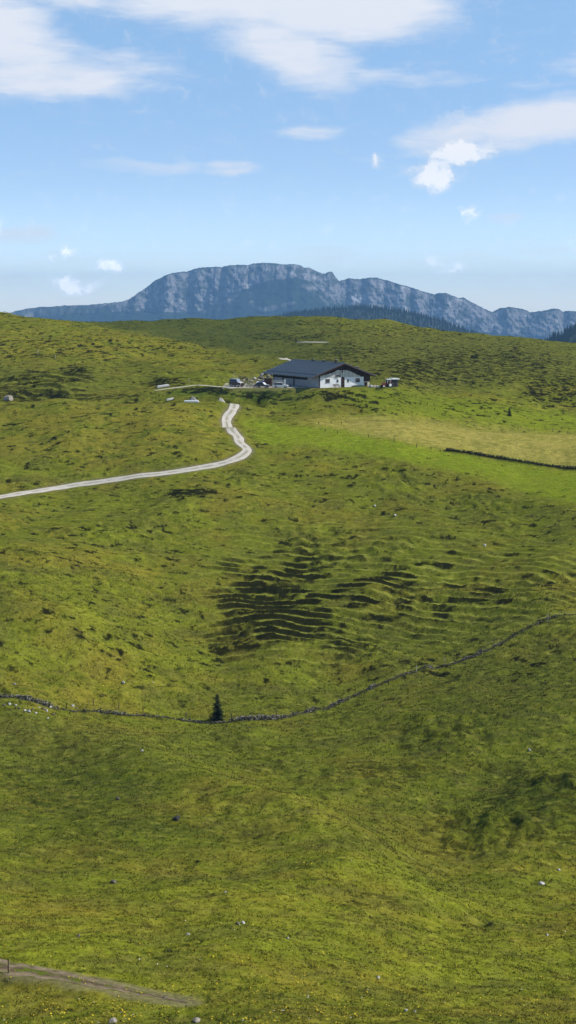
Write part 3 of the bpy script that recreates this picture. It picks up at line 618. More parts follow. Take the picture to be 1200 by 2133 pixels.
# loose pale rubble at the left end of the wall
RB = [(8,1470,6),(20,1468,6),(33,1470,5),(40,1476,5),(52,1481,6),(60,1484,8),(68,1479,6),(75,1487,5),(82,1475,4),(90,1478,7),(97,1482,8),(105,1474,5),(112,1490,6),(100,1497,4),(152,1472,7),(160,1476,5)]
for i, (u, v, w_) in enumerate(RB):
    x, y, z = hit(u, v); k = y/FPX; rock(x, y, z, w_*k*.72, w_*k*.5, w_*k*.55, M_lime if i % 3 else M_grey, 140+i, '%s %s stone from the left of the rubble tumbled by the wall\'s left end' % (ORD[i], 'white' if i % 3 else 'grey'), 'stone', 'loose rubble beside the left end of the wall')
# dry stone walls
def stone_wall(L, hfun, label, seed, mats, dens=.30, wid=.35):
    r = np.random.RandomState(seed); VV = []; FF = []; MI = []; n = 0; d = np.r_[0, np.cumsum(np.hypot(*np.diff(L, axis=0).T))]
    s = 0
    v0, f0 = I1 if False else ico(1)
    while s < d[-1]:
        x = np.interp(s, d, L[:, 0]); y = np.interp(s, d, L[:, 1]); i = min(np.searchsorted(d, s), len(L)-2); T = L[i+1]-L[i]; T = T/np.linalg.norm(T)
        hh, bare = hfun(x, y, s); c = 0; z0 = float(H(x, y))-.06
        while c < hh:
            th = r.uniform(.12, .24)
            placed = 0
            for side in (-1, 1):
                if r.rand() > bare+(.35 if c == 0 else 0): continue
                a = r.uniform(.13, .30); off = side*wid*.45+r.normal()*.05; b = rock_geo((v0, f0), a, r.uniform(.14, .24), th*.72, int(r.randint(1e6)))
                placed += 1
                px = x-T[1]*off+T[0]*r.uniform(-.12, .12); py = y+T[0]*off+T[1]*r.uniform(-.12, .12)
                VV.append(b[0]+(px, py, z0+c+th*.5)); FF.append(f0+n); n += len(v0); q = r.rand(); MI += [0 if q < .55*bare**3 else (1 if q < .25+.5*bare else 2)]*len(f0)
            c += th
            if not placed and c > .1: break
        s += r.uniform(.8, 1.3)*dens
    return tag(mesh_np('dry_stone_wall', np.concatenate(VV), np.concatenate(FF), None, smooth=False, mats=mats, midx=MI), label, 'stone wall')
def h1f(x, y, s):
    u, v = proj(x, y, float(H(x, y))); nn = float(noise(s/5., 3., 501))+.5*float(noise(s/1.7, 9., 502))
    b = max(ell(np.array(u), 0, 40, 0, 90, 1, .9), ell(np.array(u), 0, 535, 0, 75, 1, 1.), .45*ell(np.array(u), 0, 300, 0, 150, 1, 1.))
    if u > 600: b = max(b, .05+.8*nn)
    b = float(np.clip(b+.4*nn, .05, 1)); return .06+.62*b, .10+.8*b
stone_wall(wall1, h1f, 'long low dry stone wall half sunk in turf crossing the whole slope', 5, [M_wl, M_grey, M_dark])
stone_wall(wall2, lambda x, y, s: (.45+.2*float(noise(s/4., 1., 503)), .8), 'dark overgrown stone wall along the lower edge of the yellow meadow', 6, [M_black, M_black, M_dark], .3, .35)
# ------------------------------------------------------------------ fence posts
M_post = simple('weathered_wood', (.13,.105,.08), .9, .35, 6., .1, bump=.4); M_pale = simple('bleached_wood', (.42,.40,.34), .9, .25, 6., .1); M_dpost = simple('dark_wood', (.045,.036,.028), .9, .3, 6., .1)
def post(u, v, hpx, mat, label, group, rpx=None, lean=None):
    x, y, z = hit(u, v); k = y/FPX; h = max(hpx*k, .5); r = .065 if rpx is None else rpx
    r = max(r, y*.00021)
    root = empty('fence_post', (x, y, z-.15)); lean = RS.normal()*.05 if lean is None else lean; root.rotation_euler = (RS.normal()*.03, lean, RS.uniform(0, 3)); tag(root, label, 'fence post', group)
    m = MB(); m.tube((0, 0, 0), (0, 0, h*.55+.15), r, r*.95, 7); m.tube((0, 0, h*.55+.15), (0, 0, h+.13), r*.95, r*.86, 7); m.tube((0, 0, h+.13), (0, 0, h+.19), r*.86, r*.35, 7); m.build('stake', mat, root)
    if y < 300:
        m = MB(); m.box(-r*1.25, -r*.6, -.02, .02, h*.5+.15, h*.5+.22); m.box(-r*1.25, -r*.6, -.02, .02, h*.85+.12, h*.85+.19); m.build('insulator', M_dpost, root)
    return root
WP = [(42,1468,10,1),(97,1472,14,0),(138,1478,14,1),(195,1470,13,0),(248,1479,18,0),(298,1484,13,1),(388,1496,13,0),(483,1504,19,1),(576,1490,12,0),(740,1444,12,1),(810,1427,12,1),(867,1401,14,2),(926,1379,10,2),(956,1371,13,1),(1029,1342,18,0),(1100,1312,12,1),(1141,1296,19,2),(1175,1288,13,1)]
for i, (u, v, h, m) in enumerate(WP):
    look = ['weathered brown', 'thin dark', 'bleached pale'][m]
    post(u, v, h, (M_post, M_dpost, M_pale)[m], '%s wooden stake, %s post from the left along the long stone wall' % (look, ORD[i]), 'fence posts along the long stone wall')
MP = [(677,899,7),(703,903,7),(768,911,6),(821,920,11),(868,932,8),(898,936,6),(917,941,6),(664,884,6),(690,882,5),(711,884,6)]
for i, (u, v, h) in enumerate(MP): post(u, v, h, M_dpost, ('short dark stake, %s of the seven posts on the near edge of the yellow meadow' % ORD[i]) if i < 7 else 'small dark stake, %s of three on the far left edge of the yellow meadow' % ORD[i-7], 'fence posts round the yellow meadow')
TP = [(877,842,6),(890,844,7),(904,846,6),(1079,894,5),(1114,897,5),(1152,900,6),(1165,901,5),(1183,903,6)]
for i, (u, v, h) in enumerate(TP): post(u, v, h, M_dpost, ('slim dark stake, %s of three on the green slope right of the barn' % ORD[i]) if i < 3 else 'tiny dark stake, %s of five along the far edge of the yellow meadow' % ORD[i-3], 'fence posts on the slope right of the barn')
for i, (u, v, h, lab) in enumerate([(79,738,9,'pale stake standing alone high on the left hill'),(115,747,7,'shorter pale stake right of another one on the left hill'),(394,797,8,'pale stake above the access road left of the white car')]): post(u, v, h, M_pale, lab, None)
post(17, 2028, 34, M_dpost, 'dark wooden post beside the dirt track at the bottom left', None, .05, .02)
# ------------------------------------------------------------------ farm barn
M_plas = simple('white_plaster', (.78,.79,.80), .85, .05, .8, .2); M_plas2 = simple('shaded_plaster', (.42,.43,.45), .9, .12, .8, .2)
M_wood = simple('dark_timber', (.040,.024,.017), .8, .3, 2.5, .2); M_wood2 = simple('brown_timber', (.075,.04,.027), .8, .3, 2.5, .2); M_board = simple('pale_boards', (.60,.59,.56), .85, .18, 2., .2)
M_roof = simple('sheet_metal_roof', (.068,.088,.108), .42, .12, .5, .5, .25); M_glass = simple('dark_glass', (.012,.014,.018), .08, .05, 1, .6); M_cream = simple('cream_plaster', (.62,.56,.44), .9, .15, 1.2); M_metal = simple('dull_metal', (.30,.30,.30), .4, .1, 4, .5, .8)
TH = R(28)
bx0, by0 = pix(667, 808, 408)[:2]
barn = empty('barn', (bx0, by0, ZP-.25), TH); tag(barn, 'long white gabled alpine barn with big blue-grey metal roof and timber gable', 'barn')
RX, EL_, ER, ZR, SL = 7.1, -3.4, 17.6, 7.25, .362
def rz(x): return ZR-abs(x-RX)*SL
L_ = 29.0
g0 = .25
m = MB(); m.prism([(0, 0), (14.3, 0), (14.3, 3.1), (0, 3.1)], 0, .35); m.build('gable_wall', M_plas, barn)
# timber gable behind the pale boards
m = MB(); m.prism([(0, 3.1), (14.3, 3.1), (14.3, rz(14.3)-.3), (RX, ZR-.3), (0, rz(0)-.3)], .06, .35); m.build('timber_gable', M_wood, barn)
m = MB(); edge = [(0.05, 3.6), (3.7, 4.45), (5.6, 5.15), (8.9, 5.15), (11.4, 4.1), (13.9, 3.12)]
xb = .05
while xb < 13.8:
    wv = random.uniform(.20, .42); top = np.interp(xb+wv/2, *zip(*edge))-random.uniform(0, .16)
    if top > 3.2 and not (5.15 < xb+wv/2 < 6.5 and False): m.box(xb, xb+wv, -.05-random.random()*.02, .058, 3.103, top)
    xb += wv+random.choice([.03, .05, .12, .16])
m.build('board_cladding', M_board, barn)
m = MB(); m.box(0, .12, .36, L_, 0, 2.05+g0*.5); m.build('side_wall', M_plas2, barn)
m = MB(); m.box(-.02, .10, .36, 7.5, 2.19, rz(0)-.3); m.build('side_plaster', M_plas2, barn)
m = MB(); m.box(-.06, .08, 7.5, L_, 2.18, rz(0)-.3)
for k in range(44): m.box(-.10, -.061, 7.55+k*.485, 7.55+k*.485+.40, 2.2, 2.75)
m.build('timber_band', M_wood, barn)
for k in range(9):
    y0 = 8.3+k*2.3; f_ = MB()
    for a, b, c, d in ((y0, y0+.09, 2.8, 3.75), (y0+1.5, y0+1.59, 2.8, 3.75), (y0+.09, y0+1.5, 2.8, 2.87), (y0+.09, y0+1.5, 3.68, 3.75), (y0+.75, y0+.81, 2.87, 3.68)): f_.box(-.13, -.061, a, b, c, d)
    fo_ = f_.build('window', M_plas2, barn); MB().box(-.085, -.0615, y0+.09, y0+1.5, 2.87, 3.68).build('pane', M_glass, fo_)
for k, yy_ in enumerate((.05, 15.2, 22.0)): MB().box(-.34 if k else -.25, -.14 if k else -.03, yy_, yy_+.22, 0, rz(-.3)-.3).build('downpipe' if k == 0 else 'post', M_wood, barn)
MB().box(-.02, 16.6, L_-.3, L_, 0, 3.2).prism([(0, 3.2), (16.6, 3.2), (16.6, rz(16.6)-.3), (RX, ZR-.3), (0, rz(0)-.3)], L_-.3, L_).build('back_wall', M_wood, barn)
MB().box(16.4, 16.6, .9, L_-.3, 0, rz(16.6)-.3).build('right_wall', M_plas, barn)
# right annex set back under the eave
m = MB(); m.box(14.303, 16.6, .6, .9, 0, 1.75); m.build('annex_wall', M_cream, barn)
m = MB(); m.prism([(14.303, 1.753), (16.75, 1.753), (16.75, rz(16.75)-.3), (14.303, rz(14.303)-.3)], .45, .9)
for k in range(8): m.box(14.33+k*.3, 14.33+k*.3+.26, .40, .449, 1.8, 3.2)
m.build('annex_cladding', M_wood2, barn)
d_ = MB().box(15.0, 15.9, .53, .598, .25, 1.45).build('annex_door', M_wood2, barn); MB().box(15.75, 15.82, .47, .529, .8, .9).build('handle', M_metal, d_)
# gable openings
def win(x0, x1, z0, z1, bars=1, fr=.07, mat=M_wood):
    f_ = MB(); f_.box(x0, x0+fr, -.05, -.002, z0, z1).box(x1-fr, x1, -.05, -.002, z0, z1).box(x0+fr, x1-fr, -.05, -.002, z0, z0+fr).box(x0+fr, x1-fr, -.05, -.002, z1-fr, z1)
    for b in range(bars): xm = x0+(x1-x0)*(b+1)/(bars+1); f_.box(xm-.025, xm+.025, -.045, -.003, z0+fr, z1-fr)
    o_ = f_.build('window', mat, barn); MB().box(x0+fr, x1-fr, -.02, -.0025, z0+fr, z1-fr).build('pane', M_glass, o_); MB().box(x0-.08, x1+.08, -.12, -.0015, z0-.08, z0-.002).build('sill', M_plas2, o_)
win(1.7, 3.1, 1.65, 2.7); win(5.35, 5.95, 1.75, 2.45, 0); win(8.8, 9.4, 1.75, 2.45, 0); win(11.55, 13.0, 1.65, 2.7)
d_ = MB().prism([(6.85, .25), (7.95, .25), (7.95, 2.85), (7.7, 3.15), (7.4, 3.25), (7.1, 3.15), (6.85, 2.85)], -.07, -.003).build('door', M_wood, barn)
MB().box(7.38, 7.42, -.10, -.071, .3, 3.0).build('door_batten', M_wood2, d_); MB().box(7.5, 7.56, -.14, -.071, 1.2, 1.35).build('handle', M_metal, d_)
MB().box(6.78, 8.02, -.5, .0-.002, 0, .25).build('door_step', M_plas2, barn)
m = MB(); m.prism([(0, 3.45), (0, 3.75), (-.35, 3.45)], 5.05, 6.35, axis='x'); 
mm = MB(); mm.add([(5.05, -.02-.052, 3.75), (6.35, -.072, 3.75), (6.35, -.42, 3.42), (5.05, -.42, 3.42), (5.05, -.072, 3.68), (6.35, -.072, 3.68), (6.35, -.42, 3.36), (5.05, -.42, 3.36)], [(0,1,2,3),(7,6,5,4),(0,3,7,4),(1,5,6,2),(3,2,6,7),(0,4,5,1)]).build('canopy', M_wood, barn)
MB().box(6.95, 7.35, -.10, -.073, 4.4, 4.95).build('loft_hatch', M_wood, barn)
# roof: two sheets with standing seams, verge boards and rafters ends
def slope(x0, x1, name):
    s = 1 if x1 > x0 else -1; y0, y1 = -1.5, L_+.6
    m = MB(); pr = [(x0, rz(x0)), (x1, rz(x1)), (x1, rz(x1)-.16), (x0, rz(x0)-.16)]; m.prism(pr, y0, y1)
    yv = y0+.1
    while yv < y1: m.prism([(x0, rz(x0)), (x0, rz(x0)+.045), (x1, rz(x1)+.045), (x1, rz(x1))], yv, yv+.04); yv += .62
    a = x1-s*1.6; m.prism([(a, rz(a)+.05), (a+s*.05, rz(a)+.16), (a+s*.1, rz(a)+.03)], y0+.3, y1-.3)
    return m.build(name, M_roof, barn)
r1 = slope(RX-.001, EL_, 'roof'); r2 = slope(RX+.001, ER, 'roof')
for s, xe in ((-1, EL_), (1, ER)):
    MB().prism([(RX+s*.002, ZR-.165), (xe, rz(xe)-.165), (xe, rz(xe)-.42), (RX+s*.002, ZR-.44)], -1.54, -1.46).build('verge_board', M_wood2, barn)
    for k in range(5):
        xr = RX+s*(1.0+k*2.2); MB().box(xr-.1, xr+.1, -1.44, .05, rz(xr)-.5, rz(xr)-.26).build('purlin', M_wood2, barn)
    for k in range(24):
        yk = -.9+k*1.28; MB().prism([(xe, rz(xe)-.165), (xe, rz(xe)-.30), (xe-s*3.3, rz(xe-s*3.3)-.30), (xe-s*3.3, rz(xe-s*3.3)-.165)], yk, yk+.14).build('rafter', M_wood2, barn)
    m = MB(); m.tube((xe+s*.06, -1.4, rz(xe)-.1), (xe+s*.06, L_+.5, rz(xe)-.1), .075, n=6).build('gutter', M_metal, barn)
MB().prism([(RX-.22, ZR-.03), (RX, ZR+.10), (RX+.22, ZR-.03)], -1.5, L_+.6).build('ridge_cap', M_roof, barn)
def chimney(x, y, h, w_):
    m = MB().box(x-w_/2, x+w_/2, y-w_/2, y+w_/2, rz(x)-.3, rz(x)+h).build('chimney', M_dark, barn)
    MB().box(x-w_*.65, x+w_*.65, y-w_*.65, y+w_*.65, rz(x)+h+.002, rz(x)+h+.1).build('cap', M_metal, m)
chimney(RX-.5, 2.6, .95, .6); chimney(RX-.3, 10., .5, .45); chimney(RX-.3, 16.2, .5, .45); chimney(14.2, 3.5, 1.1, .6)
def loc(x, y, z=0):   # barn-local point to world
    return bx0+x*math.cos(TH)-y*math.sin(TH), by0+x*math.sin(TH)+y*math.cos(TH), ZP+z
# bench table and planter before the gable
t = empty('picnic_table', loc(4.6, -1.5), TH); tag(t, 'grey wooden picnic table in front of the barn gable, left of the door', 'table')
m = MB()
for k in range(5): m.box(-1., 1., -.4+k*.165, -.4+k*.165+.145, .72, .77)
m.build('table_top', M_post, t)
for s in (-1, 1):
    MB().box(-1., 1., s*.72-.14, s*.72+.14, .42, .47).build('seat', M_post, t)
    MB().prism([(-.65, 0), (-.55, 0), (.2, .72), (.1, .72)], s*.75, s*.75+.07, axis='x').prism([(.65, 0), (.55, 0), (-.2, .715), (-.1, .715)], s*.75+.072, s*.75+.14, axis='x').build('leg', M_post, t)
MB().prism([(-.98, .9), (1.0, .9), (1.02, 1.0), (-1.0, 1.0)], .55, .62).prism([(-.98, .6), (1.0, .6), (1.0, .86), (-1.0, .86)], .55, .60).build('backrest', M_post, t)
t = empty('planter', loc(12.0, -.5), TH); tag(t, 'long low green planter box under the right gable window', 'planter')
MB().box(-1.9, 1.9, -.25, .25, .0, .36, bev=.02).build('box', simple('green_paint', (.06,.09,.05), .7, .2, 3), t)
def clump(name, mat, parent, n, dim, leaf, seed, off=(0, 0, 0), cmap=(.04,.08,.02)):
    r = np.random.RandomState(seed); q = r.normal(size=(n, 3)); q /= np.linalg.norm(q, axis=1)[:, None]; q *= r.uniform(.55, 1.05, (n, 1)); q[:, 2] = np.abs(q[:, 2])*(1+.3*np.sin(q[:, 0]*5+seed)); q = q*dim+np.array(off)
    v = r.normal(size=(n, 3, 3)); v /= np.linalg.norm(v, axis=2)[..., None]; P_ = q[:, None]+v*leaf*r.uniform(.6, 1.3, (n, 1, 1))
    c = np.repeat(np.array(cmap)[None]*r.uniform(.5, 1.6, (n, 1)), 3, 0)
    return mesh_np(name, P_.reshape(-1, 3), np.arange(n*3).reshape(-1, 3), mat, c, smooth=False, parent=parent)
clump('foliage', M_leaf, t, 500, (1.8, .25, .28), .07, 3, (0, 0, .34))
# small shed, tractor
sx, sy, sz = pix(821, 805, 412); t = empty('shed', (sx, sy, sz-.1), R(20)); tag(t, 'small dark grey shed with a flat white roof right of the barn', 'shed')
m = MB().box(-.85, .85, -.8, .8, 0, 2.15)
for k in range(8): m.box(-.84+k*.212, -.84+k*.212+.185, -.83, -.801, .05, 2.12)
m.build('wall', simple('slate_boards', (.07,.075,.09), .8, .2, 3), t)
MB().prism([(-1.1, 2.153), (1.15, 2.153), (1.15, 2.42), (-1.1, 2.52)], -1.15, 1.1).build('roof', simple('white_roofing', (.85,.86,.88), .5, .04, 2), t)
d_ = MB().box(-.4, .4, -.86, -.832, .06, 1.9).build('door', M_dpost, t); MB().box(.25, .31, -.9, -.861, .9, 1.05).build('handle', M_metal, d_)
M_rub = simple('tyre_rubber', (.018,.018,.018), .85, .15, 6); M_red = simple('red_paint', (.22,.035,.022), .5, .2, 3, .4); M_wht = simple('white_paint', (.78,.78,.77), .35, .05, 2, .5); M_blk = simple('black_paint', (.012,.013,.016), .25, .1, 2, .5); M_sil = simple('silver_paint', (.45,.46,.48), .3, .05, 2, .5, .4); M_lamp = simple('lamp_glass', (.75,.75,.72), .1, .05, 3, .6); M_tail = simple('tail_lamp', (.45,.02,.02), .3, .05, 3, .5); M_brk = simple('shiny_windscreen', (.25,.29,.34), .08, .05, 2, .8); M_mar = simple('maroon_paint', (.05,.018,.02), .35, .1, 2, .5)
def wheel(x, y, z, r, w_, parent, rim=M_sil):
    m = MB().tube((x, y-w_/2, z), (x, y+w_/2, z), r, r, 18)
    o_ = m.build('wheel', M_rub, parent, False); s = 1 if y > 0 else -1
    MB().tube((x, y+s*(w_/2+.001), z), (x, y+s*(w_/2+.03), z), r*.58, r*.5, 12).build('rim', rim, o_)
tx_, ty_, tz_ = pix(806, 807, 410); t = empty('tractor', (tx_, ty_, tz_-.05), R(200)); tag(t, 'old red tractor with a white cab parked between barn and small shed', 'tractor')
MB().prism([(.1, .65), (1.55, .7), (1.6, 1.15), (1.4, 1.3), (.1, 1.38)], -.33, .33).build('bonnet', M_red, t)
MB().box(-1.1, .1, -.35, .35, .5, 1.05).box(.1, 1.5, -.22, .22, .42, .64).build('chassis', M_mar, t)
c_ = MB()
for x_, y_ in ((-1.0, -.55), (-1.0, .5), (.05, -.55), (.05, .5)): c_.box(x_, x_+.07, y_, y_+.06, 1.05, 2.25)
c_.box(-1.0, .12, -.55, .56, 1.05, 1.3); co = c_.build('cab', M_wht, t)
MB().box(-.92, .06, -.53, -.52, 1.31, 2.2).box(-.92, .06, .53, .54, 1.31, 2.2).box(.125, .135, -.45, .46, 1.4, 2.2).build('glazing', M_glass, co)
MB().prism([(-1.15, 2.252), (.3, 2.252), (.25, 2.42), (-1.05, 2.45)], -.68, .68).build('cab_roof', M_wht, co)
for s in (-1, 1):
    wheel(-.65, s*.78, .75, .75, .36, t, M_wht); wheel(1.25, s*.62, .42, .42, .24, t, M_wht); MB().tube((1.61, s*.2, 1.0), (1.66, s*.2, 1.0), .09, .08, 10).build('headlight', M_lamp, t)
    MB().prism([(-1.35, 1.2), (-1.1, 1.55), (-.2, 1.55), (.1, 1.15), (.05, 1.1), (-.25, 1.47), (-1.08, 1.47), (-1.3, 1.15)], s*.58-.01 if s > 0 else -.98, .98 if s > 0 else -.57).build('mudguard', M_red, t)
MB().tube((1.0, .1, 1.3), (1.0, .1, 2.0), .035, n=8).build('exhaust', M_metal, t)
# ------------------------------------------------------------------ vehicles in the yard
def car(name, u, v, Y, rzd, label, cat, Lc, Wc, Hc, paint, lower, roofm, van=False, hoodm=None, shine=None):
    x, y, z = pix(u, v, Y); z = float(H(x, y))+.04
    t = empty(name, (x, y, z), R(rzd)); tag(t, label, cat)
    h = Lc/2; w = Wc/2; bl = Hc*.55
    if van: belt = [(-h, .32), (-h, Hc*.62), (h*.42, Hc*.60), (h*.97, Hc*.52), (h, Hc*.42), (h, .32)]; gh = [(-h+.03, Hc*.62), (-h+.08, Hc-.06), (h*.22, Hc-.04), (h*.45, Hc*.605)]
    else: belt = [(-h, .30), (-h*1.0, bl), (-h*.86, bl+.05), (h*.40, bl+.02), (h*.93, bl*.86), (h, bl*.66), (h, .28)]; gh = [(-h*.90, bl+.04), (-h*.62, Hc-.03), (h*.12, Hc-.02), (h*.44, bl+.015)]
    b_ = MB().prism(belt, -w, w).build('body', lower, t)
    # glasshouse tapering inward
    n = len(gh); inn = w*.80; vs_ = []
    for sgn in (-1, 1):
        for k, (a, c) in enumerate(gh): vs_.append((a, sgn*(w-.02 if k in (0, n-1) else inn), c))
    MB().add(vs_, [tuple(range(n)), tuple(range(2*n-1, n-1, -1))]+[(k, k+n, (k+1) % n+n, (k+1) % n) for k in range(n)]).build('windows', M_glass, t)
    a, c = gh[1]; a2, c2 = gh[2]
    MB().prism([(a-.05, c), (a2+.05, c2), (a2, c2+.055), (a, c+.055)], -inn-.03, inn+.03).build('roof', roofm, t)
    p0, p1 = gh[2], gh[3]
    MB().add([(p0[0]+.03, -inn*.93, p0[1]-.03), (p0[0]+.03, inn*.93, p0[1]-.03), (p1[0]+.005, w*.88, p1[1]+.05), (p1[0]+.005, -w*.88, p1[1]+.05)], [(0, 1, 2, 3)]).build('windscreen', shine or M_brk, t)  # pale colour of the pane stands in for its reflection
    hb = belt[-4:-1] if not van else belt[2:5]
    MB().prism([(hb[0][0]+.12, hb[0][1]+.004), (hb[1][0], hb[1][1]+.004), (hb[1][0], hb[1][1]+.035), (hb[0][0]+.12, hb[0][1]+.04)], -w*.92, w*.92).build('bonnet', hoodm or paint, t)
    for s in (-1, 1):
        for xx in (-h*.62, h*.62): wheel(xx, s*(w-.08), .33 if not van else .38, .33 if not van else .38, .22, t)
        MB().box(h-.03, h+.03, s*w*.72-.16, s*w*.72+.16, belt[-2][1]-.12, belt[-2][1]+.02).build('headlight', M_lamp, t)
        MB().box(-h-.02, -h+.02, s*w*.82-.1, s*w*.82+.1, bl*.7, bl*.95).build('tail_light', M_tail, t)
        MB().box(h*.28, h*.40, s*(w+.02) if s > 0 else -w-.18, w+.18 if s > 0 else -w-.02, bl+.05, bl+.2).build('mirror', lower, t)
        MB().box(-h*.45, h*.38, s*w if s > 0 else -w-.012, w+.012 if s > 0 else -w, .45, bl*.95).build('door', paint, t)
    MB().box(h-.02, h+.05, -w*.95, w*.95, .28, .5).box(-h-.05, -h+.02, -w*.95, w*.95, .28, .5).build('bumper', M_blk if not van else M_mar, t)
    return t
car('off_road_van', 493, 804, 413, -38, 'tall boxy off-road van with dark sides and white bonnet at the left of the yard', 'van', 4.1, 1.8, 2.15, M_blk, M_mar, M_sil, True, M_wht)
car('parked_car', 547, 806.5, 409.6, -22, 'black estate car with a pale bonnet parked left of the barn', 'car', 4.2, 1.75, 1.5, M_blk, M_blk, M_blk, False, M_sil, M_wht)
car('parked_car', 585, 807.5, 409.4, -8, 'low white car parked behind the concrete pillar beside the barn', 'car', 4.4, 1.75, 1.35, M_wht, M_wht, M_wht, False, M_wht)
x, y, z = pix(581, 803, 411.5); t = empty('concrete_wall', (x, y, ZP), R(4)); tag(t, 'short grey concrete wall with bright end pillar beside the barn', 'wall')
MB().box(-1.9, 1.45, -.12, .12, .1, 2.0).build('panel', simple('concrete', (.30,.29,.27), .9, .15, 1.5), t); MB().box(1.455, 1.95, -.2, .2, -.1, 2.25).build('pillar', M_board, t)
x, y, z = pix(559, 800, 416); t = empty('crate_box', (x, y, ZP), R(-8)); tag(t, 'dark brown wooden box shed against the left end of the barn', 'shed')
m = MB()
for k in range(10): m.box(-1.05+k*.21, -1.05+k*.21+.19, -.83, -.80, .02, 2.35)
m.box(-1.05, 1.05, -.798, .9, 0, 2.3); m.build('wall', M_wood2, t); MB().prism([(-1.15, 2.36), (1.15, 2.5), (1.15, 2.58), (-1.15, 2.44)], -.95, 1.0).build('lid', M_grey, t)
x, y, z = pix(544, 800, 418); t = tag(MB().prism([(-1.3, 0), (1.3, 0), (1.2, 1.5), (.2, 1.75), (-1.2, 1.05)], -.7, .8).build('covered_stack', simple('grey_tarpaulin', (.34,.34,.36), .6, .2, 1.2)), 'grey tarpaulin over a stack behind the black car', 'stack'); t.location = (x, y, ZP)
x, y, z = pix(537, 799, 414); t = empty('water_tank', (x, y, ZP), 0); tag(t, 'small white tank behind the nose of the black car', 'tank')
MB().tube((-.35, 0, 1.15), (.35, 0, 1.15), .36, n=16).build('drum', M_wht, t, False); MB().box(-.3, .3, -.25, .25, 0, .82).build('stand', M_metal, t)
x, y, z = pix(488, 797, 421); t = empty('pole', (x, y, float(H(x, y)))); tag(t, 'thin pale pole rising behind the off-road van', 'pole'); MB().tube((0, 0, 0), (0, 0, 3.0), .07, .055, 8).build('shaft', M_pale, t); MB().tube((0, 0, 3.002), (0, 0, 3.1), .09, .05, 8).build('cap', M_pale, t)
# boulders heaped on the bank behind the yard
BP = [(508,792,5),(516,790,6),(523,793,6),(530,788,5),(538,791,6),(545,786,8),(553,789,9),(546,779,5),(560,783,6),(553,776,6),(566,779,6),(571,772,7),(575,766,6),(580,769,6),(562,772,5)]
for i, (u, v, w_) in enumerate(BP):
    x, y, z = cast(Zf, u, v+w_*.4, 417, 480); k = y/FPX; rock(x, y, z, w_*k*.85, w_*k*.7, w_*k*.7, (M_warm, M_grey, M_warm, M_lime)[i % 4], 240+i, '%s boulder from the left of the heap on the bank left of the barn roof' % ORD[i] if i < 13 else ('uppermost boulder beside the left roof corner' if i == 13 else 'boulder in the middle of the heap left of the roof corner'), 'boulder', 'boulders heaped on the bank behind the yard', 'boulder')
for i, (u, v, w_) in enumerate([(773,808,6),(780,810,6),(786,809,5),(776,802,5),(783,803,5),(791,808,4)]):
    x, y, z = pix(u, v, 410+i*.2); k = .137; z = float(H(x, y)); rock(x, y, z, w_*k, w_*k*.8, w_*k*.7, M_warm if i % 2 else M_lime, 270+i, '%s block from the left of the pale rubble between barn and tractor' % ORD[i], 'stone', 'rubble blocks between barn and tractor')
# building material by the road
def slab(u, v, Lm, Wm, Tm, ang, label, mat, name='slab', cat='slab', y0=380, y1=440, tilt=0):
    x, y, z = cast(Zf, u, v, y0, y1); m = MB().box(-Lm/2, Lm/2, -Wm/2, Wm/2, 0, Tm*.48, bev=.02); m.box(-Lm/2+.1, Lm/2-.15, -Wm/2+.06, Wm/2-.05, Tm*.5, Tm, bev=.02)
    o = m.build(name, mat); o.location = (x, y, z+.05); o.rotation_euler = (R(6), R(tilt), R(ang)); return tag(o, label, cat)
slab(340, 806, 3.6, 1.0, .5, 20, 'pale stack of planks lying on the slope above the access road', M_board, 'plank_stack', 'planks', 404, 440, -8)
slab(355, 833, 2.2, .7, .4, 28, 'short pale beam in the grass left of the gravel heaps', M_board, 'beam', 'beam', 396, 430, -10)
slab(399, 838, 4.0, 1.0, .4, -3, 'long white slab in front of the larger gravel heap', M_wht, 'slab', 'slab', 388, 420)
def heap(u, vt, Y, a, b, label, mat):
    x, y, zt = pix(u, vt, Y); z = float(H(x, y)); h = zt-z; th = np.linspace(0, 2*np.pi, 48, False); rr_ = np.linspace(0, 1, 14); RR, TT = np.meshgrid(rr_, th, indexing='ij')
    X = a*RR*np.cos(TT)*(1+.12*noise(TT*1.2, RR*0, 61)); Yq = b*RR*np.sin(TT); Z = h*(1-RR)**.85*(1+.1*noise(X*2, Yq*2, 62))+.12*noise(X*3, Yq*3, 63)*(1-RR)-.3*RR**4
    f_ = [(i*48+j, i*48+(j+1) % 48, (i+1)*48+(j+1) % 48, (i+1)*48+j) for i in range(13) for j in range(48)]
    o = mesh_np('gravel_heap', np.stack([X, Yq, Z], -1).reshape(-1, 3), f_, mat); o.location = (x, y, z); return tag(o, label, 'gravel heap')
M_heap = simple('crushed_rock', (.30,.285,.26), .95, .3, 4., .1, bump=.8)
heap(402, 826, 400, 3.8, 2.0, 'wide low grey gravel heap left of the gravel road', M_heap); heap(460, 828, 400, 2.3, 1.8, 'small pointed pale gravel heap beside the gravel road', simple('pale_gravel', (.42,.40,.36), .95, .3, 4., .1, bump=.8))
for i, (u, w_) in enumerate([(438, 3), (443, 3), (447, 3)]):
    x, y, z = pix(u, 836, 402); rock(x, y, z, .22, .2, .5, M_lime, 300+i, '%s of three small upright white stones in the dark hollow between the gravel heaps' % ORD[i], 'stone', 'white stones between the gravel heaps')
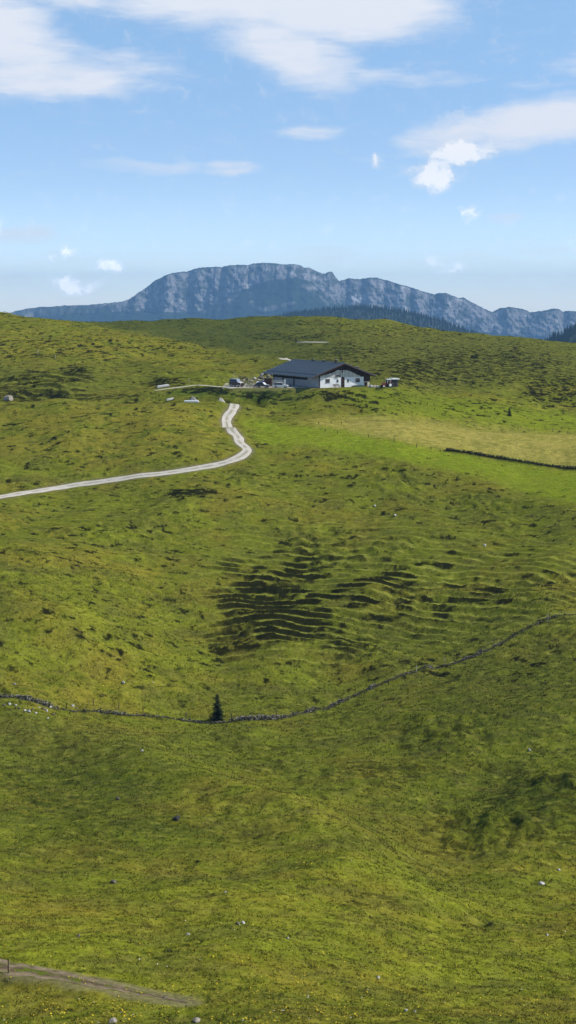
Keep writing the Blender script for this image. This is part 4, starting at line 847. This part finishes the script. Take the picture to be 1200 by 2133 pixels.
# shrubs
def shrub(u, v, Y0, Y1, a, h, n, label, col, seed, leaf=.13):
    x, y, z = cast(Zf, u, v, Y0, Y1); t = empty('shrub', (x, y, z-.05)); tag(t, label, 'shrub'); m = MB(); r = random.Random(seed)
    for k in range(6): m.tube((r.uniform(-.1, .1), r.uniform(-.1, .1), 0), (r.uniform(-.6, .6)*a, r.uniform(-.5, .5)*a, h*r.uniform(.6, .95)), .035, .012, 5)
    m.build('stems', M_post, t); clump('foliage', M_leaf, t, n, (a, a*.8, h*.8), leaf, seed, (0, 0, h*.12), col)
SHR = [(563,824,400,410,2.3,1.3,700,'dark green bush on the bank below the left end of the barn',(.03,.065,.016)),(548,829,398,408,1.6,1.0,450,'smaller dark bush lower on the bank, left below the barn',(.025,.05,.014)),(598,816,402,410,1.6,.8,400,'low green bush on the bank under the barn side wall',(.035,.08,.018)),
       (433,815,400,412,2.0,1.1,500,'dark bush on the bank above the hollow between gravel heaps',(.022,.04,.014)),(462,822,400,412,1.8,1.0,450,'dark bush above the small gravel heap',(.025,.045,.014)),(410,818,400,412,1.4,.7,300,'low dark bush above the wide gravel heap',(.03,.05,.015)),
       (515,806,408,420,1.7,2.0,520,'tall pale green bush between the van and the black car',(.10,.12,.05)),(528,807,408,420,1.2,1.6,380,'pale bushy shrub behind the black car, next to the tall one',(.12,.13,.06)),(505,790,417,440,1.6,1.0,300,'dark bush on the bank behind the van',(.04,.045,.025)),
       (790,812,404,420,1.5,.8,300,'dark low shrub below the tractor',(.02,.03,.012)),(822,822,402,420,2.2,.7,350,'dark green shrub on the grass edge below the small shed',(.02,.045,.012)),(568,862,380,396,1.0,.6,160,'little dark bush on the slope below the barn, right of the road',(.02,.03,.012)),
       (350,1984,90,160,.55,.42,300,'small dark round shrub in the near pasture, bottom left',(.03,.045,.016)),(1022,1930,90,170,.6,.5,300,'small dark shrub with a peaked top in the near pasture, bottom right',(.018,.026,.012)),(967,1928,90,170,.4,.22,160,'flat little dark shrub left of the peaked one, bottom right',(.016,.022,.010)),(912,1856,90,180,.4,.3,160,'small dark shrub by itself above the peaked one',(.016,.022,.010)),
       (552,927,350,372,1.2,.5,260,'dark shrub on the bank right of the road bend',(.03,.035,.02))]
for i, (u, v, Y0, Y1, a, h, n, lab, col) in enumerate(SHR): shrub(u, v, Y0, Y1, a, h, n, lab, col, 600+i, .13 if a > .8 else .05)
HAZE_TOP = 365; HAZE_D = 7.5e-5; HAZE_C = (.29, .56, .92, 1)
# ------------------------------------------------------------------ light
SUN_AZ, SUN_EL = R(92), R(45)      # azimuth clockwise from +Y
sl = bpy.data.lights.new('sun', 'SUN'); sl.energy = 4.3; sl.angle = R(.5); sl.color = (1, .95, .84)
so = bpy.data.objects.new('sun', sl); COL.objects.link(so)
from mathutils import Vector
sd = Vector((math.sin(SUN_AZ)*math.cos(SUN_EL), math.cos(SUN_AZ)*math.cos(SUN_EL), math.sin(SUN_EL)))
so.rotation_euler = sd.to_track_quat('Z', 'Y').to_euler(); so.location = (200, 0, 300)
w = bpy.data.worlds.new('World'); SC.world = w; w.use_nodes = True; nt = w.node_tree; N = nt.nodes; L = nt.links; N.clear()
out = N.new('ShaderNodeOutputWorld'); bg = N.new('ShaderNodeBackground'); bg.inputs['Strength'].default_value = .13; L.new(bg.outputs[0], out.inputs['Surface'])
sky = N.new('ShaderNodeTexSky'); sky.sky_type = 'NISHITA'; sky.sun_disc = False; sky.sun_elevation = SUN_EL; sky.sun_rotation = SUN_AZ; sky.altitude = 1500; sky.air_density = 1.0; sky.dust_density = .6; sky.ozone_density = 1.5
def Nn_(t, **k):
    n = N.new(t)
    for a, b in k.items(): setattr(n, a, b)
    return n
def math_(op, a, b=None, c=None, clamp=False):
    n = Nn_('ShaderNodeMath', operation=op, use_clamp=clamp)
    for i, x in enumerate((a, b, c)):
        if x is None: continue
        if isinstance(x, (int, float)): n.inputs[i].default_value = x
        else: L.new(x, n.inputs[i])
    return n.outputs[0]
tc = Nn_('ShaderNodeTexCoord'); sx = Nn_('ShaderNodeSeparateXYZ'); L.new(tc.outputs['Generated'], sx.inputs[0])
az = math_('ARCTAN2', sx.outputs[0], sx.outputs[1]); el = math_('ARCSINE', sx.outputs[2])
A = math_('MULTIPLY_ADD', az, 30., 6.); B = math_('MULTIPLY_ADD', el, -30., 6.4)      # hundredths of the survey's units: azimuth and elevation
cb = Nn_('ShaderNodeCombineXYZ'); L.new(A, cb.inputs[0]); L.new(B, cb.inputs[1]); P0 = cb.outputs[0]
def noise_(vec, scale, detail=6, rough=.55, sc=(1, 1, 1), off=(0, 0, 0), col=False):
    mp = Nn_('ShaderNodeMapping'); mp.inputs['Scale'].default_value = sc; mp.inputs['Location'].default_value = off; L.new(vec, mp.inputs[0])
    n = Nn_('ShaderNodeTexNoise'); n.inputs['Scale'].default_value = scale; n.inputs['Detail'].default_value = detail; n.inputs['Roughness'].default_value = rough; L.new(mp.outputs[0], n.inputs['Vector'])
    return n.outputs['Color'] if col else n.outputs['Fac']
wc = noise_(P0, .9, 4, .55, (.6, 1, 1), col=True)
sb = Nn_('ShaderNodeVectorMath', operation='SUBTRACT'); L.new(wc, sb.inputs[0]); sb.inputs[1].default_value = (.5, .5, .5)
ml = Nn_('ShaderNodeVectorMath', operation='MULTIPLY_ADD'); L.new(sb.outputs[0], ml.inputs[0]); ml.inputs[1].default_value = (1.1, .45, 0); L.new(P0, ml.inputs[2]); PW = ml.outputs[0]
wc2 = noise_(P0, 4., 5, .6, col=True)
sb2 = Nn_('ShaderNodeVectorMath', operation='SUBTRACT'); L.new(wc2, sb2.inputs[0]); sb2.inputs[1].default_value = (.5, .5, .5)
ml2 = Nn_('ShaderNodeVectorMath', operation='MULTIPLY_ADD'); L.new(sb2.outputs[0], ml2.inputs[0]); ml2.inputs[1].default_value = (.55, .36, 0); L.new(P0, ml2.inputs[2]); PW2 = ml2.outputs[0]
def blob(vec, u, v, ru, rv, rot=0, k=1.):
    a = Nn_('ShaderNodeVectorMath', operation='SUBTRACT'); L.new(vec, a.inputs[0]); a.inputs[1].default_value = (u, v, 0)
    r = Nn_('ShaderNodeVectorRotate', rotation_type='Z_AXIS'); L.new(a.outputs[0], r.inputs['Vector']); r.inputs['Angle'].default_value = R(-rot)
    d = Nn_('ShaderNodeVectorMath', operation='MULTIPLY'); L.new(r.outputs[0], d.inputs[0]); d.inputs[1].default_value = (1/ru, 1/rv, 0)
    l = Nn_('ShaderNodeVectorMath', operation='LENGTH'); L.new(d.outputs[0], l.inputs[0])
    m = Nn_('ShaderNodeMapRange', interpolation_type='SMOOTHSTEP'); L.new(l.outputs['Value'], m.inputs[0]); m.inputs[1].default_value = 1.2; m.inputs[2].default_value = .25; m.inputs[3].default_value = 0; m.inputs[4].default_value = k
    return m.outputs[0]
def field(vec, blobs):
    o = None
    for b in blobs:
        x = blob(vec, *b); o = x if o is None else math_('MAXIMUM', o, x)
    return o
def mr_(x, a, b, c=0., d=1., sm=True):
    m = Nn_('ShaderNodeMapRange', interpolation_type='SMOOTHSTEP' if sm else 'LINEAR'); L.new(x, m.inputs[0])
    for i, t in enumerate((a, b, c, d)): m.inputs[i+1].default_value = t
    return m.outputs[0]
CIRRUS = [(5.0,.2,4.7,.85,2,1.3),(1.0,.1,2.2,.6,10,1.),(7.2,.5,2.7,.8,2,1.3),(4.3,.42,2.6,.4,4,.9),(6.0,1.3,2.0,.75,20,1.),(7.0,1.75,1.9,.3,8,.62),(8.9,1.95,1.7,.22,-2,.42),(.3,1.1,1.9,.95,20,1.1),(1.2,1.95,2.3,.52,0,1.),(2.6,1.6,2.2,.4,8,.5),(2.7,2.0,1.6,.25,5,.4),
          (6.45,2.88,.75,.2,0,.62),(3.2,3.6,1.4,.2,0,.5),(4.8,3.63,.9,.2,0,.68),(11.8,1.75,.9,.3,0,.4),(11.0,2.08,.8,.14,0,.3),(11.3,2.75,2.5,.55,-6,1.1),(9.4,2.95,1.7,.4,-8,.8),(.6,4.95,1.3,.3,0,.5),(6.8,5.35,1.4,.28,0,.35),(10.4,4.6,.55,.14,0,.4),(1.2,5.8,2.6,.7,0,.18),(10.4,5.4,3,.6,0,.2)]
CUM = [(9.5,3.32,.85,.32,-4,1.3),(9.0,3.75,.5,.55,50,1.1),(8.6,3.65,.5,.14,-12,.7),(7.8,3.48,.17,.22,-20,.72),(9.68,4.53,.26,.2,10,.75),(1.55,5.95,.42,.3,0,.95),(1.95,5.98,.5,.13,-20,.7),(2.3,5.55,.42,.2,-5,.85),(1.5,5.28,.25,.14,0,.75),(1.18,5.42,.12,.1,0,.7),(.02,4.88,.25,.26,0,.95),(9.05,5.5,.26,.16,0,.7),(9.35,5.63,.45,.17,-12,.7),(9.2,2.7,.55,.18,-30,.5)]
fc = field(PW, CIRRUS); fk = field(PW2, CUM)
nc_ = noise_(PW, 1.0, 7, .56, (.55, 1.6, 1)); nf = noise_(PW, 3., 6, .6, (.4, 2., 1), (3, 7, 0))
dc = math_('ADD', math_('MULTIPLY_ADD', nc_, .85, -.42), math_('MULTIPLY_ADD', nf, .9, -.45)); dc = math_('ADD', dc, fc)
cir = math_('MULTIPLY', mr_(dc, .02, 1.15), .92)
nk = noise_(PW2, 3.0, 6, .6)
dk = math_('ADD', fk, math_('MULTIPLY_ADD', nk, 2.0, -.95)); cum = math_('MULTIPLY', mr_(dk, .05, 1.3), .9)
# sky gradient
rp = N.new('ShaderNodeValToRGB'); L.new(math_('MULTIPLY', el, 1/1.6), rp.inputs[0]); cr_ = rp.color_ramp; cr_.interpolation = 'B_SPLINE'
for k_, (p_, c_) in enumerate([(0, (1.5, 1.62, 1.92)), (.055, (.68, .74, .93)), (.13, (1.14, 1.25, 1.25)), (.5, (.9, 1.0, 1.05))]):
    e_ = cr_.elements[k_] if k_ < 2 else cr_.elements.new(p_)
    e_.position = p_; e_.color = tuple(x/2 for x in c_)+(1,)
hs2 = Nn_('ShaderNodeVectorMath', operation='MULTIPLY'); L.new(sky.outputs[0], hs2.inputs[0]); sc_ = Nn_('ShaderNodeVectorMath', operation='SCALE'); sc_.inputs['Scale'].default_value = 2.0; L.new(rp.outputs[0], sc_.inputs[0]); L.new(sc_.outputs[0], hs2.inputs[1])
mx1 = Nn_('ShaderNodeMix', data_type='RGBA'); L.new(cir, mx1.inputs[0]); L.new(hs2.outputs[0], mx1.inputs[6]); mx1.inputs[7].default_value = (6.0, 6.2, 6.7, 1)
# thick cloud: bright crown, slightly grey underside
ck = Nn_('ShaderNodeMix', data_type='RGBA'); L.new(mr_(dk, .5, 1.1), ck.inputs[0]); ck.inputs[6].default_value = (5.3, 5.8, 6.5, 1); ck.inputs[7].default_value = (7.2, 7.3, 7.5, 1)
mx2 = Nn_('ShaderNodeMix', data_type='RGBA'); L.new(cum, mx2.inputs[0]); L.new(mx1.outputs[2], mx2.inputs[6]); cs_ = Nn_('ShaderNodeVectorMath', operation='SCALE'); L.new(ck.outputs[2], cs_.inputs[0]); L.new(mr_(el, .01, .10, 1.75, 1.0), cs_.inputs['Scale']); L.new(cs_.outputs[0], mx2.inputs[7])
L.new(mx2.outputs[2], bg.inputs['Color'])
# ------------------------------------------------------------------ air
me = bpy.data.meshes.new('haze'); b = MB().box(-7000, 7000, -400, 13000, -160, HAZE_TOP); me.from_pydata(b.v, [], b.f); me.update(); ho = bpy.data.objects.new('haze', me); COL.objects.link(ho); ho['kind'] = 'stuff'; ho['label'] = 'thin bluish summer haze'
hm = bpy.data.materials.new('haze'); hm.use_nodes = True; n = hm.node_tree; n.nodes.clear(); oo = n.nodes.new('ShaderNodeOutputMaterial'); pv = n.nodes.new('ShaderNodeVolumePrincipled'); pv.inputs['Density'].default_value = HAZE_D; pv.inputs['Color'].default_value = HAZE_C; pv.inputs['Anisotropy'].default_value = 0
n.links.new(pv.outputs[0], oo.inputs['Volume']); me.materials.append(hm); hm.cycles.homogeneous_volume = True
# ------------------------------------------------------------------ render
SC.render.engine = 'CYCLES'; SC.view_settings.view_transform = 'Standard'; SC.view_settings.look = 'None'; SC.view_settings.exposure = .15; SC.view_settings.gamma = 1
SC.cycles.max_bounces = 5; SC.cycles.diffuse_bounces = 2; SC.cycles.volume_bounces = 0; SC.cycles.use_denoising = True
SC.cycles.caustics_reflective = False; SC.cycles.caustics_refractive = False
